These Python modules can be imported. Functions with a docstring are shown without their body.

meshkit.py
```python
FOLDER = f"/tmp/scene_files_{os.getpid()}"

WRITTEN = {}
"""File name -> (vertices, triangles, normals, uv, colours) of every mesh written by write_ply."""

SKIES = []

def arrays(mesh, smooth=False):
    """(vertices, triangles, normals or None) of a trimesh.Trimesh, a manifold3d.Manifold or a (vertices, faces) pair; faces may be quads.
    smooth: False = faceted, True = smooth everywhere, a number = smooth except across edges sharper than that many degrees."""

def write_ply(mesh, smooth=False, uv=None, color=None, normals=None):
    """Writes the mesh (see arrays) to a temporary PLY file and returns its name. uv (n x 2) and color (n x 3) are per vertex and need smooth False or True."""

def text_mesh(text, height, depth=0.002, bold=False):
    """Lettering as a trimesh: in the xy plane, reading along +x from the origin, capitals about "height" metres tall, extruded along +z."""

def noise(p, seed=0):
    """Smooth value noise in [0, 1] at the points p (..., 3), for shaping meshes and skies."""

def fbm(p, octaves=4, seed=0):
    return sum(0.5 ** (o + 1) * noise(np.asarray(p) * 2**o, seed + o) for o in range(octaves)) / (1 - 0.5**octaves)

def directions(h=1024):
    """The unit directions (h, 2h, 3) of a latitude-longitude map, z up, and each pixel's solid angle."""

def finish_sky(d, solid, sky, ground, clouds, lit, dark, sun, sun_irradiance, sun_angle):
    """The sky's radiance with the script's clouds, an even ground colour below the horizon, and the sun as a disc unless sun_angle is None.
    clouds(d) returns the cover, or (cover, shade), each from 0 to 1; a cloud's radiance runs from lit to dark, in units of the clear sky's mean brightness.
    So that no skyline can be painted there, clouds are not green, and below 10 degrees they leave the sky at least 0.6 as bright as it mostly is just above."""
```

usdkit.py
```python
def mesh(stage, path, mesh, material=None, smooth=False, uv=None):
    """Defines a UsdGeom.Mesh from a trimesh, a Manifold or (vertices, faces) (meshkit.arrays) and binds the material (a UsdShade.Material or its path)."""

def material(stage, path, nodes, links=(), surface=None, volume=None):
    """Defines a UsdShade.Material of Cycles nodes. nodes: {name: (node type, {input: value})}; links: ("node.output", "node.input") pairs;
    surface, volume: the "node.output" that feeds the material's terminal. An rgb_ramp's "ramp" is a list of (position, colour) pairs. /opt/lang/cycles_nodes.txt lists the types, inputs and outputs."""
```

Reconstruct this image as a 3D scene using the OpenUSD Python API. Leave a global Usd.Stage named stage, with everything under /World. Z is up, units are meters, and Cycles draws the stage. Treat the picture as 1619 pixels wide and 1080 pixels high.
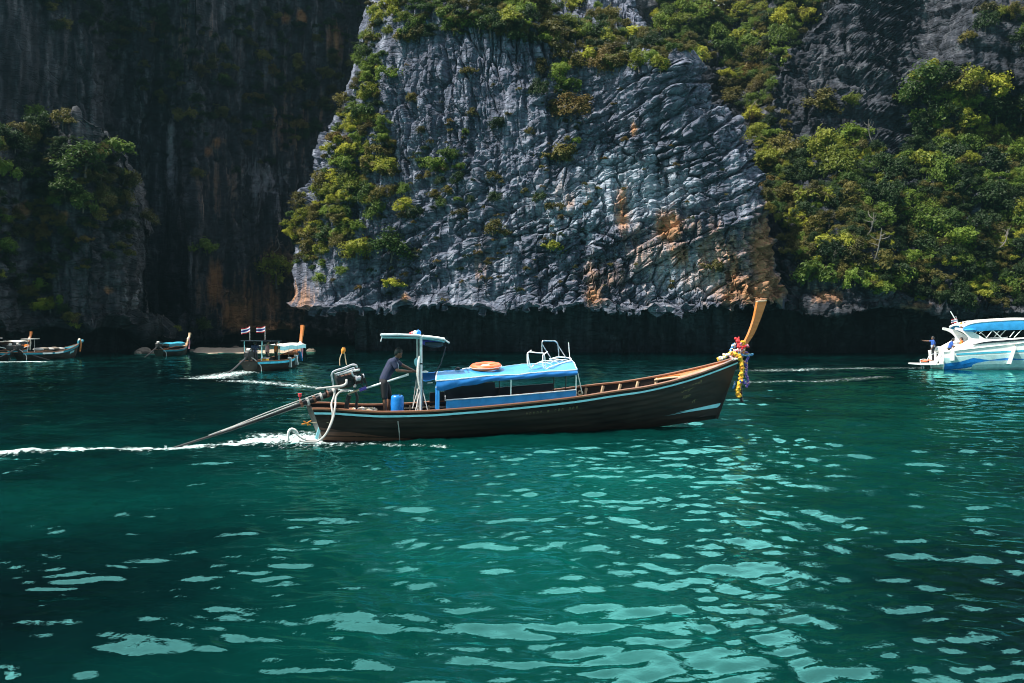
import math, random
import numpy as np
import trimesh
import manifold3d as m3
from scipy.spatial import cKDTree
from pxr import Usd, UsdGeom, UsdLux, UsdShade, Gf, Sdf, Vt
import usdkit, meshkit
from meshkit import noise, fbm

# ------------------------------------------------------------------ stage, camera, sky, sun
stage = Usd.Stage.CreateInMemory()
UsdGeom.SetStageUpAxis(stage, 'Z'); UsdGeom.SetStageMetersPerUnit(stage, 1.0)
UsdGeom.Xform.Define(stage, '/World'); UsdGeom.Scope.Define(stage, '/World/Looks')

CAM_H = 2.8                      # eye height above the water, standing on a boat
FPX = 1500.0                     # focal length for a picture 1619 wide
PITCH = math.atan(20.0 / FPX)    # looking slightly down
EXPOSURE = 0.9
cam = UsdGeom.Camera.Define(stage, '/World/camera')
cam.CreateHorizontalApertureAttr(36.0); cam.CreateVerticalApertureAttr(24.0)
cam.CreateFocalLengthAttr(36.0 * FPX / 1619.0)
cam.CreateClippingRangeAttr(Gf.Vec2f(0.1, 20000)); cam.CreateExposureAttr(EXPOSURE)
cam.AddTranslateOp().Set((0, 0, CAM_H)); cam.AddRotateXOp().Set(90.0 - math.degrees(PITCH))

SUN = np.array([-0.52, -0.27, 0.81]); SUN /= np.linalg.norm(SUN)
SKY_STRENGTH, SUN_INTENSITY = 0.06, 1.25
el, rot = math.asin(SUN[2]), math.atan2(SUN[0], SUN[1])
dome = UsdLux.DomeLight.Define(stage, '/World/sky')
sky_mat = usdkit.material(stage, '/World/Looks/sky', {
    's': ('sky_texture', {'sky_type': 'single_scattering', 'sun_disc': False, 'sun_elevation': el, 'sun_rotation': rot, 'aerosol_density': 1.6}),
    'tc': ('texture_coordinate', {}),
    'mp': ('mapping', {'scale': (1.0, 1.0, 2.4)}),
    'nz': ('noise_texture', {'scale': 2.2, 'detail': 6, 'roughness': 0.6}),
    'rm': ('rgb_ramp', {'ramp': [(0.48, (0, 0, 0)), (0.66, (1, 1, 1))]}),
    'mx': ('mix', {}), 'cn': ('noise_texture', {'scale': 1.7, 'detail': 5, 'roughness': 0.55}), 'cc': ('rgb_ramp', {'ramp': [(0.30, (21.0, 23.0, 24.5)), (0.64, (36.0, 37.4, 38.2))]}),
    'sx': ('separate_xyz', {}), 'e1': ('math', {'math_type': 'subtract', 'value2': 0.58}), 'e2': ('math', {'math_type': 'divide', 'value2': 0.42}), 'e3': ('math', {'math_type': 'multiply'}),
    'e4': ('math', {'math_type': 'multiply_add', 'value2': -0.20, 'value3': 0.14}), 'e5': ('math', {'math_type': 'maximum', 'value2': 0.0}), 'cv': ('math', {'math_type': 'add'}), 'cw': ('math', {'math_type': 'multiply_add', 'value2': 0.30}),
    'bg': ('background_shader', {'strength': SKY_STRENGTH})},
    [('tc.generated', 'mp.vector'), ('mp.vector', 'nz.vector'), ('mp.vector', 'cn.vector'), ('cn.fac', 'cc.fac'), ('cc.color', 'mx.color2'), ('tc.generated', 'sx.vector'), ('sx.z', 'e1.value1'), ('e1.value', 'e2.value1'), ('e2.value', 'e3.value1'), ('e2.value', 'e3.value2'), ('e3.value', 'e4.value1'), ('e4.value', 'e5.value1'), ('nz.fac', 'cv.value1'), ('e5.value', 'cv.value2'), ('sx.y', 'cw.value1'), ('cv.value', 'cw.value3'), ('cw.value', 'rm.fac'), ('rm.color', 'mx.fac'), ('s.color', 'mx.color1'), ('mx.color', 'bg.color')], surface='bg.background')
UsdShade.MaterialBindingAPI.Apply(dome.GetPrim()).Bind(sky_mat)
dome.GetPrim().SetCustomDataByKey('kind', 'structure'); dome.GetPrim().SetCustomDataByKey('label', 'pale bright tropical sky above the cliffs')
sun = UsdLux.DistantLight.Define(stage, '/World/sun')
sun.CreateIntensityAttr(SUN_INTENSITY); sun.CreateAngleAttr(0.5); sun.CreateColorAttr((1.0, 0.94, 0.84))
sun.CreateNormalizeAttr(True)
zax = Gf.Vec3d(*SUN)
sun.AddOrientOp().Set(Gf.Quatf(Gf.Rotation(Gf.Vec3d(0, 0, 1), zax).GetQuat()))

rng = np.random.default_rng(7)
RND = random.Random(5)

# ------------------------------------------------------------------ helpers: projection
FWD = np.array([0, math.cos(PITCH), -math.sin(PITCH)]); UPV = np.array([0, math.sin(PITCH), math.cos(PITCH)])
EYE = np.array([0, 0, CAM_H])

def ray(px, py):
    a = (np.asarray(px, float) - 809.5) / FPX; b = (540.0 - np.asarray(py, float)) / FPX
    d = FWD + a[..., None] * np.array([1.0, 0, 0]) + b[..., None] * UPV
    return d

def P(px, py, Y):
    """the point of the world at distance Y that the photograph shows at this place (measuring aid)"""
    d = ray(np.asarray(px, float), np.asarray(py, float))
    return EYE + d * (np.asarray(Y, float) / d[..., 1])[..., None]

def project(p):
    q = np.asarray(p) - EYE
    z = q @ FWD
    return 809.5 + FPX * q[..., 0] / z, 540.0 - FPX * (q @ UPV) / z, z

# ------------------------------------------------------------------ helpers: naming and prims
taken = {}
def numbered(parent, name):
    k = taken.get((parent, name), 0); taken[(parent, name)] = k + 1
    return name if k == 0 else f'{name}_{k:03d}'

def custom(prim, label=None, cat=None, group=None, kind=None):
    for k, v in (('label', label), ('category', cat), ('group', group), ('kind', kind)):
        if v: prim.SetCustomDataByKey(k, v)
    return prim

class T:
    """a thing: an Xform at its base whose children are its parts; frame (4x4) is the space its parts are modelled in"""
    def __init__(s, name, label, cat, base=(0, 0, 0), frame=None, group=None):
        s.path = '/World/' + numbered('/World', name)
        s.base = np.asarray(base, float)
        x = UsdGeom.Xform.Define(stage, s.path)
        M = np.eye(4) if frame is None else np.asarray(frame, float)
        B = np.eye(4); B[:3, 3] = s.base
        x.AddTransformOp().Set(Gf.Matrix4d(*(M @ B).T.ravel().tolist()))
        s.prim = x.GetPrim(); custom(s.prim, label, cat, group)
    def add(s, name, mesh, mat, smooth=40, label=None, under=None, kind=None):
        v, f = vf(mesh)
        par = under or s.path
        path = par + '/' + numbered(par, name)
        m = usdkit.mesh(stage, path, (v - s.base, f), MAT[mat], smooth=smooth)
        custom(m.GetPrim(), label=label, kind=kind)
        return path

def solo(name, mesh, mat, label=None, cat=None, group=None, kind=None, smooth=40, attrs=None):
    path = '/World/' + numbered('/World', name)
    m = usdkit.mesh(stage, path, vf(mesh), MAT[mat], smooth=smooth)
    for k, a in (attrs or {}).items():
        UsdGeom.PrimvarsAPI(m).CreatePrimvar(k, Sdf.ValueTypeNames.FloatArray, 'vertex').Set(Vt.FloatArray.FromNumpy(np.asarray(a, np.float32)))
    custom(m.GetPrim(), label, cat, group, kind)
    return path

def vf(mesh):
    if hasattr(mesh, 'to_mesh'):
        q = mesh.to_mesh(); return np.array(q.vert_properties[:, :3], float), np.array(q.tri_verts, int)
    if isinstance(mesh, tuple): v, f = np.asarray(mesh[0], float), np.asarray(mesh[1], int)
    else: v, f = np.array(mesh.vertices, float), np.array(mesh.faces, int)
    if f.shape[1] == 4: f = np.vstack([f[:, [0, 1, 2]], f[:, [0, 2, 3]]])
    return v, f

def join(*ms):
    vs, fs, n = [], [], 0
    for m in ms:
        v, f = vf(m); vs.append(v); fs.append(f + n); n += len(v)
    return np.vstack(vs), np.vstack(fs)

# ------------------------------------------------------------------ helpers: shapes
def grid(pts, flip=False, wrap_u=False):
    """rows x cols x 3 points -> mesh"""
    r, c = pts.shape[:2]
    i, j = np.meshgrid(np.arange(r - 1), np.arange(c if wrap_u else c - 1), indexing='ij')
    a = i * c + j; b = i * c + (j + 1) % c; d = (i + 1) * c + j; e = (i + 1) * c + (j + 1) % c
    q = np.stack([a, b, e, d], -1).reshape(-1, 4)
    if flip: q = q[:, ::-1]
    return pts.reshape(-1, 3), np.vstack([q[:, [0, 1, 2]], q[:, [0, 2, 3]]])

def spline(pts, n):
    from scipy.interpolate import PchipInterpolator
    p = np.asarray(pts, float); d = np.r_[0, np.cumsum(np.maximum(np.linalg.norm(np.diff(p, axis=0), axis=1), 1e-6))]
    return np.stack([PchipInterpolator(d, p[:, k])(np.linspace(0, d[-1], n)) for k in range(p.shape[1])], 1)

def frames(path, up=None):
    p = np.asarray(path, float); t = np.gradient(p, axis=0); t /= np.maximum(np.linalg.norm(t, axis=1, keepdims=True), 1e-9)
    if up is not None:
        a = np.cross(t, up); a /= np.maximum(np.linalg.norm(a, axis=1, keepdims=True), 1e-9)
        return t, a, np.cross(a, t)
    a = np.zeros_like(p); ref = np.array([0, 0, 1.0]) if abs(t[0, 2]) < 0.9 else np.array([1.0, 0, 0])
    cur = np.cross(t[0], ref); cur /= np.linalg.norm(cur)
    for i in range(len(p)):
        cur = cur - t[i] * (cur @ t[i]); cur /= max(np.linalg.norm(cur), 1e-9); a[i] = cur
    return t, a, np.cross(a, t)

def sweep(path, profile, up=None, scale=None):
    """closed 2-D profile swept along the path, with end caps"""
    p = np.asarray(path, float); t, a, b = frames(p, up); pr = np.asarray(profile, float)
    sc = np.ones((len(p), 2)) if scale is None else np.broadcast_to(np.asarray(scale, float).reshape(len(p), -1), (len(p), 2))
    pts = p[:, None] + a[:, None] * (pr[None, :, :1] * sc[:, None, :1]) + b[:, None] * (pr[None, :, 1:] * sc[:, None, 1:])
    v, f = grid(pts, wrap_u=True)
    k, n = len(pr), len(p)
    v = np.vstack([v, p[:1], p[-1:]]); c0, c1 = len(v) - 2, len(v) - 1
    j = np.arange(k); o = (n - 1) * k
    f = np.vstack([f, np.stack([np.full(k, c0), (j + 1) % k, j], 1), np.stack([np.full(k, c1), o + j, o + (j + 1) % k], 1)])
    return v, f

def tube(pts, r, seg=8, n=None):
    p = np.asarray(pts, float)
    if n: p = spline(p, n)
    rr = np.broadcast_to(np.asarray(r, float), (len(p),)) if np.ndim(r) == 0 or len(np.atleast_1d(r)) == len(p) else np.interp(np.linspace(0, 1, len(p)), np.linspace(0, 1, len(r)), r)
    th = np.linspace(0, 2 * np.pi, seg, endpoint=False)
    return sweep(p, np.stack([np.cos(th), np.sin(th)], 1), scale=np.stack([rr, rr], 1))

def rect(w, h, ch=0.15):
    c = min(w, h) * ch; x, y = w / 2, h / 2
    return [(-x + c, -y), (x - c, -y), (x, -y + c), (x, y - c), (x - c, y), (-x + c, y), (-x, y - c), (-x, -y + c)]

def box(c, size, R=None, ch=0.0):
    m = trimesh.creation.box(size) if not ch else None
    if ch:
        c2 = [s / 2 - ch for s in size]
        q = [m3.Manifold.sphere(ch, 8).translate((sx * c2[0], sy * c2[1], sz * c2[2])) for sx in (-1, 1) for sy in (-1, 1) for sz in (-1, 1)]
        v, f = vf(m3.Manifold.batch_hull(q))
    else: v, f = np.array(m.vertices), np.array(m.faces)
    if R is not None: v = v @ np.asarray(R).T
    return v + np.asarray(c), f

def cyl(a, b, r, seg=12, r2=None):
    return tube([a, b], [r, r if r2 is None else r2], seg)

def ball(c, r, sub=2):
    m = trimesh.creation.icosphere(sub); return np.array(m.vertices) * np.asarray(r) + np.asarray(c), np.array(m.faces)

def slab(quad, th, n=(0, 0, 1)):
    """a 4-corner plate of thickness th below the corners"""
    q = np.asarray(quad, float); d = np.asarray(n, float) * th
    v = np.vstack([q, q - d])
    f = [[0, 1, 2, 3], [7, 6, 5, 4]] + [[i, i + 4, (i + 1) % 4 + 4, (i + 1) % 4] for i in range(4)]
    return v, np.array(f)[:, ::-1]

def sheet2(pts, th):
    """a grid of points given thickness along its normals: closed"""
    p = np.asarray(pts, float); r, c = p.shape[:2]
    du, dv = np.gradient(p, axis=0), np.gradient(p, axis=1)
    n = np.cross(dv, du); n /= np.maximum(np.linalg.norm(n, axis=-1, keepdims=True), 1e-9)
    v1, f1 = grid(p); v2, f2 = grid(p - n * th, flip=True); N = r * c
    rim = list(range(c)) + [i * c + c - 1 for i in range(1, r)] + [(r - 1) * c + j for j in range(c - 2, -1, -1)] + [i * c for i in range(r - 2, 0, -1)]
    rim = np.array(rim); nx = np.roll(rim, -1)
    side = np.vstack([np.stack([rim, rim + N, nx + N], 1), np.stack([rim, nx + N, nx], 1)])
    return np.vstack([v1, v2]), np.vstack([f1, f2 + N, side])

def blob(chains, edge=0.035, it=8, seg=14):
    parts = []
    for ch in chains:
        for (p, r), (q, s) in zip(ch[:-1], ch[1:]):
            parts.append(m3.Manifold.batch_hull([m3.Manifold.sphere(r, seg).translate(tuple(map(float, p))), m3.Manifold.sphere(s, seg).translate(tuple(map(float, q)))]))
    m = m3.Manifold.batch_boolean(parts, m3.OpType.Add)
    m = m.refine_to_length(edge)
    v, f = vf(m); t = trimesh.Trimesh(v, f, process=True)
    trimesh.smoothing.filter_taubin(t, iterations=it)
    return np.array(t.vertices), np.array(t.faces)

# ------------------------------------------------------------------ materials
MAT = {}
def mat(name, col, rough=0.6, metal=0.0, col2=None, scale=6.0, bump=0.0, coat=0.0, spec=None, stretch=(1, 1, 1)):
    """plain surface with uneven tone, small wear and relief"""
    col2 = col2 or tuple(c * 0.72 for c in col)
    pb = {'roughness': rough, 'metallic': metal, 'coat_weight': coat}
    if spec is not None: pb['specular_ior_level'] = spec
    nodes = {'tc': ('texture_coordinate', {}), 'mp': ('mapping', {'scale': stretch}), 'n': ('noise_texture', {'scale': scale, 'detail': 5, 'roughness': 0.65}),
             'r': ('rgb_ramp', {'ramp': [(0.32, col2), (0.62, col)]}), 'p': ('principled_bsdf', pb),
             'rr': ('map_range', {'from_min': 0.3, 'from_max': 0.7, 'to_min': max(rough - 0.12, 0.02), 'to_max': min(rough + 0.12, 1)})}
    links = [('tc.object', 'mp.vector'), ('mp.vector', 'n.vector'), ('n.fac', 'r.fac'), ('r.color', 'p.base_color'), ('n.fac', 'rr.value'), ('rr.result', 'p.roughness')]
    if bump:
        nodes['b'] = ('bump', {'strength': 0.6, 'distance': bump}); links += [('n.fac', 'b.height'), ('b.normal', 'p.normal')]
    MAT[name] = usdkit.material(stage, '/World/Looks/' + name, nodes, links, surface='p.BSDF')

def leaf_mat(name, cols):
    nodes = {'oi': ('object_info', {}), 'g': ('geometry', {}), 'add': ('math', {'math_type': 'multiply_add', 'value2': 0.55}), 'add2': ('math', {'math_type': 'multiply', 'value2': 0.45}),
             'r': ('rgb_ramp', {'ramp': cols}), 'd': ('principled_bsdf', {'roughness': 0.5, 'specular_ior_level': 0.25}), 't': ('translucent_bsdf', {}), 'm': ('mix_closure', {'fac': 0.38})}
    links = [('oi.random', 'add2.value1'), ('g.random_per_island', 'add.value1'), ('add2.value', 'add.value3'), ('add.value', 'r.fac'), ('r.color', 'd.base_color'), ('r.color', 't.color'),
             ('d.BSDF', 'm.closure1'), ('t.BSDF', 'm.closure2')]
    MAT[name] = usdkit.material(stage, '/World/Looks/' + name, nodes, links, surface='m.closure')

leaf_mat('leaf_green', [(0.0, (0.035, 0.07, 0.014)), (0.5, (0.16, 0.23, 0.028)), (1.0, (0.38, 0.43, 0.042))])
leaf_mat('leaf_yellow', [(0.0, (0.10, 0.13, 0.018)), (0.5, (0.38, 0.38, 0.040)), (1.0, (0.68, 0.58, 0.065))])
leaf_mat('leaf_olive', [(0.0, (0.05, 0.05, 0.014)), (0.5, (0.16, 0.14, 0.03)), (1.0, (0.34, 0.25, 0.05))])
leaf_mat('leaf_rust', [(0.0, (0.05, 0.045, 0.014)), (0.5, (0.16, 0.11, 0.028)), (1.0, (0.32, 0.23, 0.05))])
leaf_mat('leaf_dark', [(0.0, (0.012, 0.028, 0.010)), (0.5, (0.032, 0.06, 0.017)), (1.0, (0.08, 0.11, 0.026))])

def rock_mat(name, dark, mid, light, dip, orange=(0.40, 0.20, 0.095), pale=(0.42, 0.40, 0.37)):
    nodes = {
        'g': ('geometry', {}), 'mp': ('mapping', {'scale': (1, 1, 0.09)}), 'st': ('noise_texture', {'scale': 0.8, 'detail': 7, 'roughness': 0.62}), 'dm': ('mapping', {'scale': (1.9, 1.9, 0.12), 'location': (31, 7, 3)}), 'dn': ('noise_texture', {'scale': 0.55, 'detail': 5, 'roughness': 0.6}), 'dr': ('rgb_ramp', {'ramp': [(0.36, (0.38, 0.42, 0.48)), (0.54, (1, 1, 1))]}), 'mu2': ('mix', {'mix_type': 'multiply', 'fac': 0.62}), 'aw': ('attribute', {'attribute': 'notch_shade'}), 'mw': ('mix', {'color2': (0.010, 0.012, 0.012)}),  # mw: shade of the sea notch painted in as near-black
        'r1': ('rgb_ramp', {'ramp': [(0.30, dark), (0.5, mid), (0.72, light)]}),
        'fn': ('noise_texture', {'scale': 1.6, 'detail': 8, 'roughness': 0.7}), 'r2': ('rgb_ramp', {'ramp': [(0.30, (0.5, 0.5, 0.5)), (0.62, (1.15, 1.15, 1.15))]}),
        'mul': ('mix', {'mix_type': 'multiply', 'fac': 1.0}),
        'ao': ('attribute', {'attribute': 'orange'}), 'ap': ('attribute', {'attribute': 'pale'}),
        'on': ('math', {'math_type': 'multiply_add', 'value2': 1.6, 'value3': -0.8}), 'oa': ('math', {'math_type': 'add'}), 'oc': ('map_range', {'from_min': 0.28, 'from_max': 0.72, 'to_max': 0.92, 'clamp': True}),
        'pa': ('math', {'math_type': 'add'}), 'pc': ('map_range', {'from_min': 0.35, 'from_max': 0.75, 'to_max': 0.85, 'clamp': True}),
        'm1': ('mix', {'color2': pale}), 'm2': ('mix', {'color2': orange}),
        'mpb': ('mapping', {'rotation': (0, math.radians(dip), 0), 'scale': (0.35, 0.35, 1.6)}), 'bn': ('noise_texture', {'scale': 1.5, 'detail': 6, 'roughness': 0.65}),
        'vo': ('voronoi_texture', {'feature': 'distance_to_edge', 'scale': 0.9}), 'vr': ('map_range', {'from_min': 0.0, 'from_max': 0.06, 'clamp': True}),
        'hs': ('math', {'math_type': 'multiply_add', 'value2': 0.35}),
        'b': ('bump', {'strength': 0.9, 'distance': 0.45}), 'p': ('principled_bsdf', {'roughness': 0.88, 'specular_ior_level': 0.2})}
    links = [('g.position', 'mp.vector'), ('mp.vector', 'st.vector'), ('st.fac', 'r1.fac'), ('g.position', 'fn.vector'), ('fn.fac', 'r2.fac'), ('r1.color', 'mul.color1'), ('r2.color', 'mul.color2'),
             ('st.fac', 'on.value1'), ('on.value', 'oa.value1'), ('ao.fac', 'oa.value2'), ('oa.value', 'oc.value'),
             ('on.value', 'pa.value1'), ('ap.fac', 'pa.value2'), ('pa.value', 'pc.value'),
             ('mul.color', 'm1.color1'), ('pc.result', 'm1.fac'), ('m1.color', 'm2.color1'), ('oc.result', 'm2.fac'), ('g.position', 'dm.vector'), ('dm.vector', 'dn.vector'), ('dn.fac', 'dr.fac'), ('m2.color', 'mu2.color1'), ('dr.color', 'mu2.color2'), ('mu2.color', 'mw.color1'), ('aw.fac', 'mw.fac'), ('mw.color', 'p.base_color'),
             ('g.position', 'mpb.vector'), ('mpb.vector', 'bn.vector'), ('mpb.vector', 'vo.vector'), ('vo.distance', 'vr.value'), ('vr.result', 'hs.value1'), ('bn.fac', 'hs.value3'),
             ('hs.value', 'b.height'), ('b.normal', 'p.normal')]
    MAT[name] = usdkit.material(stage, '/World/Looks/' + name, nodes, links, surface='p.BSDF')

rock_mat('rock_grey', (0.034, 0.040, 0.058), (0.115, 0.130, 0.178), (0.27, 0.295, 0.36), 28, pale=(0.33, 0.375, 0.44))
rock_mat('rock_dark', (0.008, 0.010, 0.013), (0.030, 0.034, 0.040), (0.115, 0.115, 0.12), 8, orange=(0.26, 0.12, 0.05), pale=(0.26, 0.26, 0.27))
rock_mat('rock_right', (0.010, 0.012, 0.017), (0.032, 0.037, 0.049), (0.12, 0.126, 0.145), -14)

mat('sand', (0.42, 0.34, 0.25), 0.9, scale=2)
mat('boulder', (0.16, 0.13, 0.10), 0.9, scale=2, bump=0.05)
mat('bark', (0.07, 0.06, 0.05), 0.9, scale=9)
mat('pale_bark', (0.22, 0.19, 0.165), 0.9, scale=9)
mat('hull_varnish', (0.022, 0.015, 0.011), 0.42, scale=3, stretch=(0.15, 1, 2.2), col2=(0.008, 0.006, 0.006), spec=0.25)
mat('hull_red', (0.13, 0.050, 0.028), 0.5, scale=2.2, stretch=(0.4, 1, 1.6), col2=(0.035, 0.014, 0.010))
mat('wood_rail', (0.24, 0.095, 0.045), 0.42, scale=5, stretch=(0.3, 2, 2), coat=0.2)
mat('wood_orange', (0.50, 0.150, 0.022), 0.4, scale=5, stretch=(0.25, 3, 3), coat=0.25)
mat('wood_pale', (0.50, 0.36, 0.22), 0.6, scale=6)
mat('wood_inside', (0.10, 0.055, 0.030), 0.7, scale=4)
mat('paint_cyan', (0.30, 0.66, 0.72), 0.35, scale=4, col2=(0.24, 0.55, 0.62))
mat('paint_white', (0.78, 0.78, 0.76), 0.4, scale=4, col2=(0.66, 0.66, 0.64))
mat('paint_blue', (0.018, 0.20, 0.50), 0.4, scale=3)
mat('paint_teal', (0.02, 0.22, 0.30), 0.4, scale=3)
mat('tarp_blue', (0.022, 0.25, 0.52), 0.45, scale=2.5, col2=(0.016, 0.18, 0.42), bump=0.01)
mat('tarp_deep', (0.012, 0.16, 0.46), 0.45, scale=2.5, bump=0.02)
mat('tarp_dark', (0.012, 0.022, 0.035), 0.6, scale=3)
mat('tarp_white', (0.72, 0.70, 0.64), 0.6, scale=2.5)
mat('tarp_aqua', (0.30, 0.62, 0.66), 0.5, scale=2.5)
mat('barrel_blue', (0.012, 0.20, 0.62), 0.35, scale=3)
mat('steel', (0.62, 0.63, 0.64), 0.32, 0.85, scale=8)
mat('alu', (0.70, 0.72, 0.73), 0.4, 0.3, scale=8)
mat('pipe_grey', (0.42, 0.40, 0.38), 0.5, scale=8)
mat('iron_dark', (0.025, 0.024, 0.025), 0.4, 0.4, scale=9)
mat('iron_rust', (0.18, 0.075, 0.045), 0.6, 0.2, scale=12)
mat('rubber', (0.02, 0.02, 0.022), 0.7)
mat('rope', (0.42, 0.34, 0.22), 0.9, scale=30)
mat('rope_white', (0.66, 0.64, 0.60), 0.9, scale=30)
mat('rope_orange', (0.62, 0.22, 0.02), 0.8)
mat('buoy_orange', (0.86, 0.13, 0.035), 0.45, col2=(0.74, 0.10, 0.025), scale=5)
mat('petal_yellow', (0.80, 0.42, 0.02), 0.7, scale=30)
mat('petal_white', (0.82, 0.74, 0.60), 0.7, scale=30)
mat('petal_red', (0.62, 0.02, 0.025), 0.6, scale=20)
mat('petal_pink', (0.72, 0.28, 0.36), 0.6, scale=20)
mat('ribbon_blue', (0.05, 0.24, 0.55), 0.5, scale=20)
mat('ribbon_violet', (0.09, 0.06, 0.36), 0.5, scale=20)
mat('ribbon_black', (0.015, 0.015, 0.02), 0.6)
mat('gold_paint', (0.16, 0.13, 0.05), 0.6)
mat('skin', (0.15, 0.066, 0.036), 0.5, scale=12)
mat('skin_light', (0.46, 0.25, 0.16), 0.5, scale=12)
mat('hair', (0.010, 0.009, 0.008), 0.6)
mat('shirt_navy', (0.014, 0.022, 0.060), 0.85, scale=14)
mat('shirt_blue', (0.015, 0.075, 0.33), 0.85, scale=14)
mat('print_grey', (0.30, 0.36, 0.44), 0.85, scale=14)
mat('vest_orange', (0.85, 0.20, 0.02), 0.7, scale=14)
mat('shorts_dark', (0.010, 0.011, 0.015), 0.9, scale=14)
mat('cloth_pink', (0.7, 0.28, 0.3), 0.8); mat('cloth_red', (0.55, 0.04, 0.05), 0.8); mat('cloth_white', (0.75, 0.74, 0.72), 0.8)
mat('gelcoat', (0.80, 0.79, 0.76), 0.22, scale=1.5, col2=(0.74, 0.73, 0.70), coat=0.3)
mat('stripe_aqua', (0.06, 0.42, 0.58), 0.3, scale=2)
mat('hull_blue', (0.008, 0.17, 0.50), 0.28, scale=2)
mat('hull_grey', (0.36, 0.56, 0.58), 0.3, scale=2)
mat('glass_dark', (0.012, 0.02, 0.024), 0.08, spec=0.6)
mat('canvas_blue', (0.02, 0.28, 0.60), 0.6, scale=3)
mat('buoy_cream', (0.85, 0.52, 0.22), 0.5)
mat('flag_red', (0.5, 0.02, 0.03), 0.8); mat('flag_white', (0.8, 0.8, 0.8), 0.8); mat('flag_blue', (0.02, 0.03, 0.2), 0.8)

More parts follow.
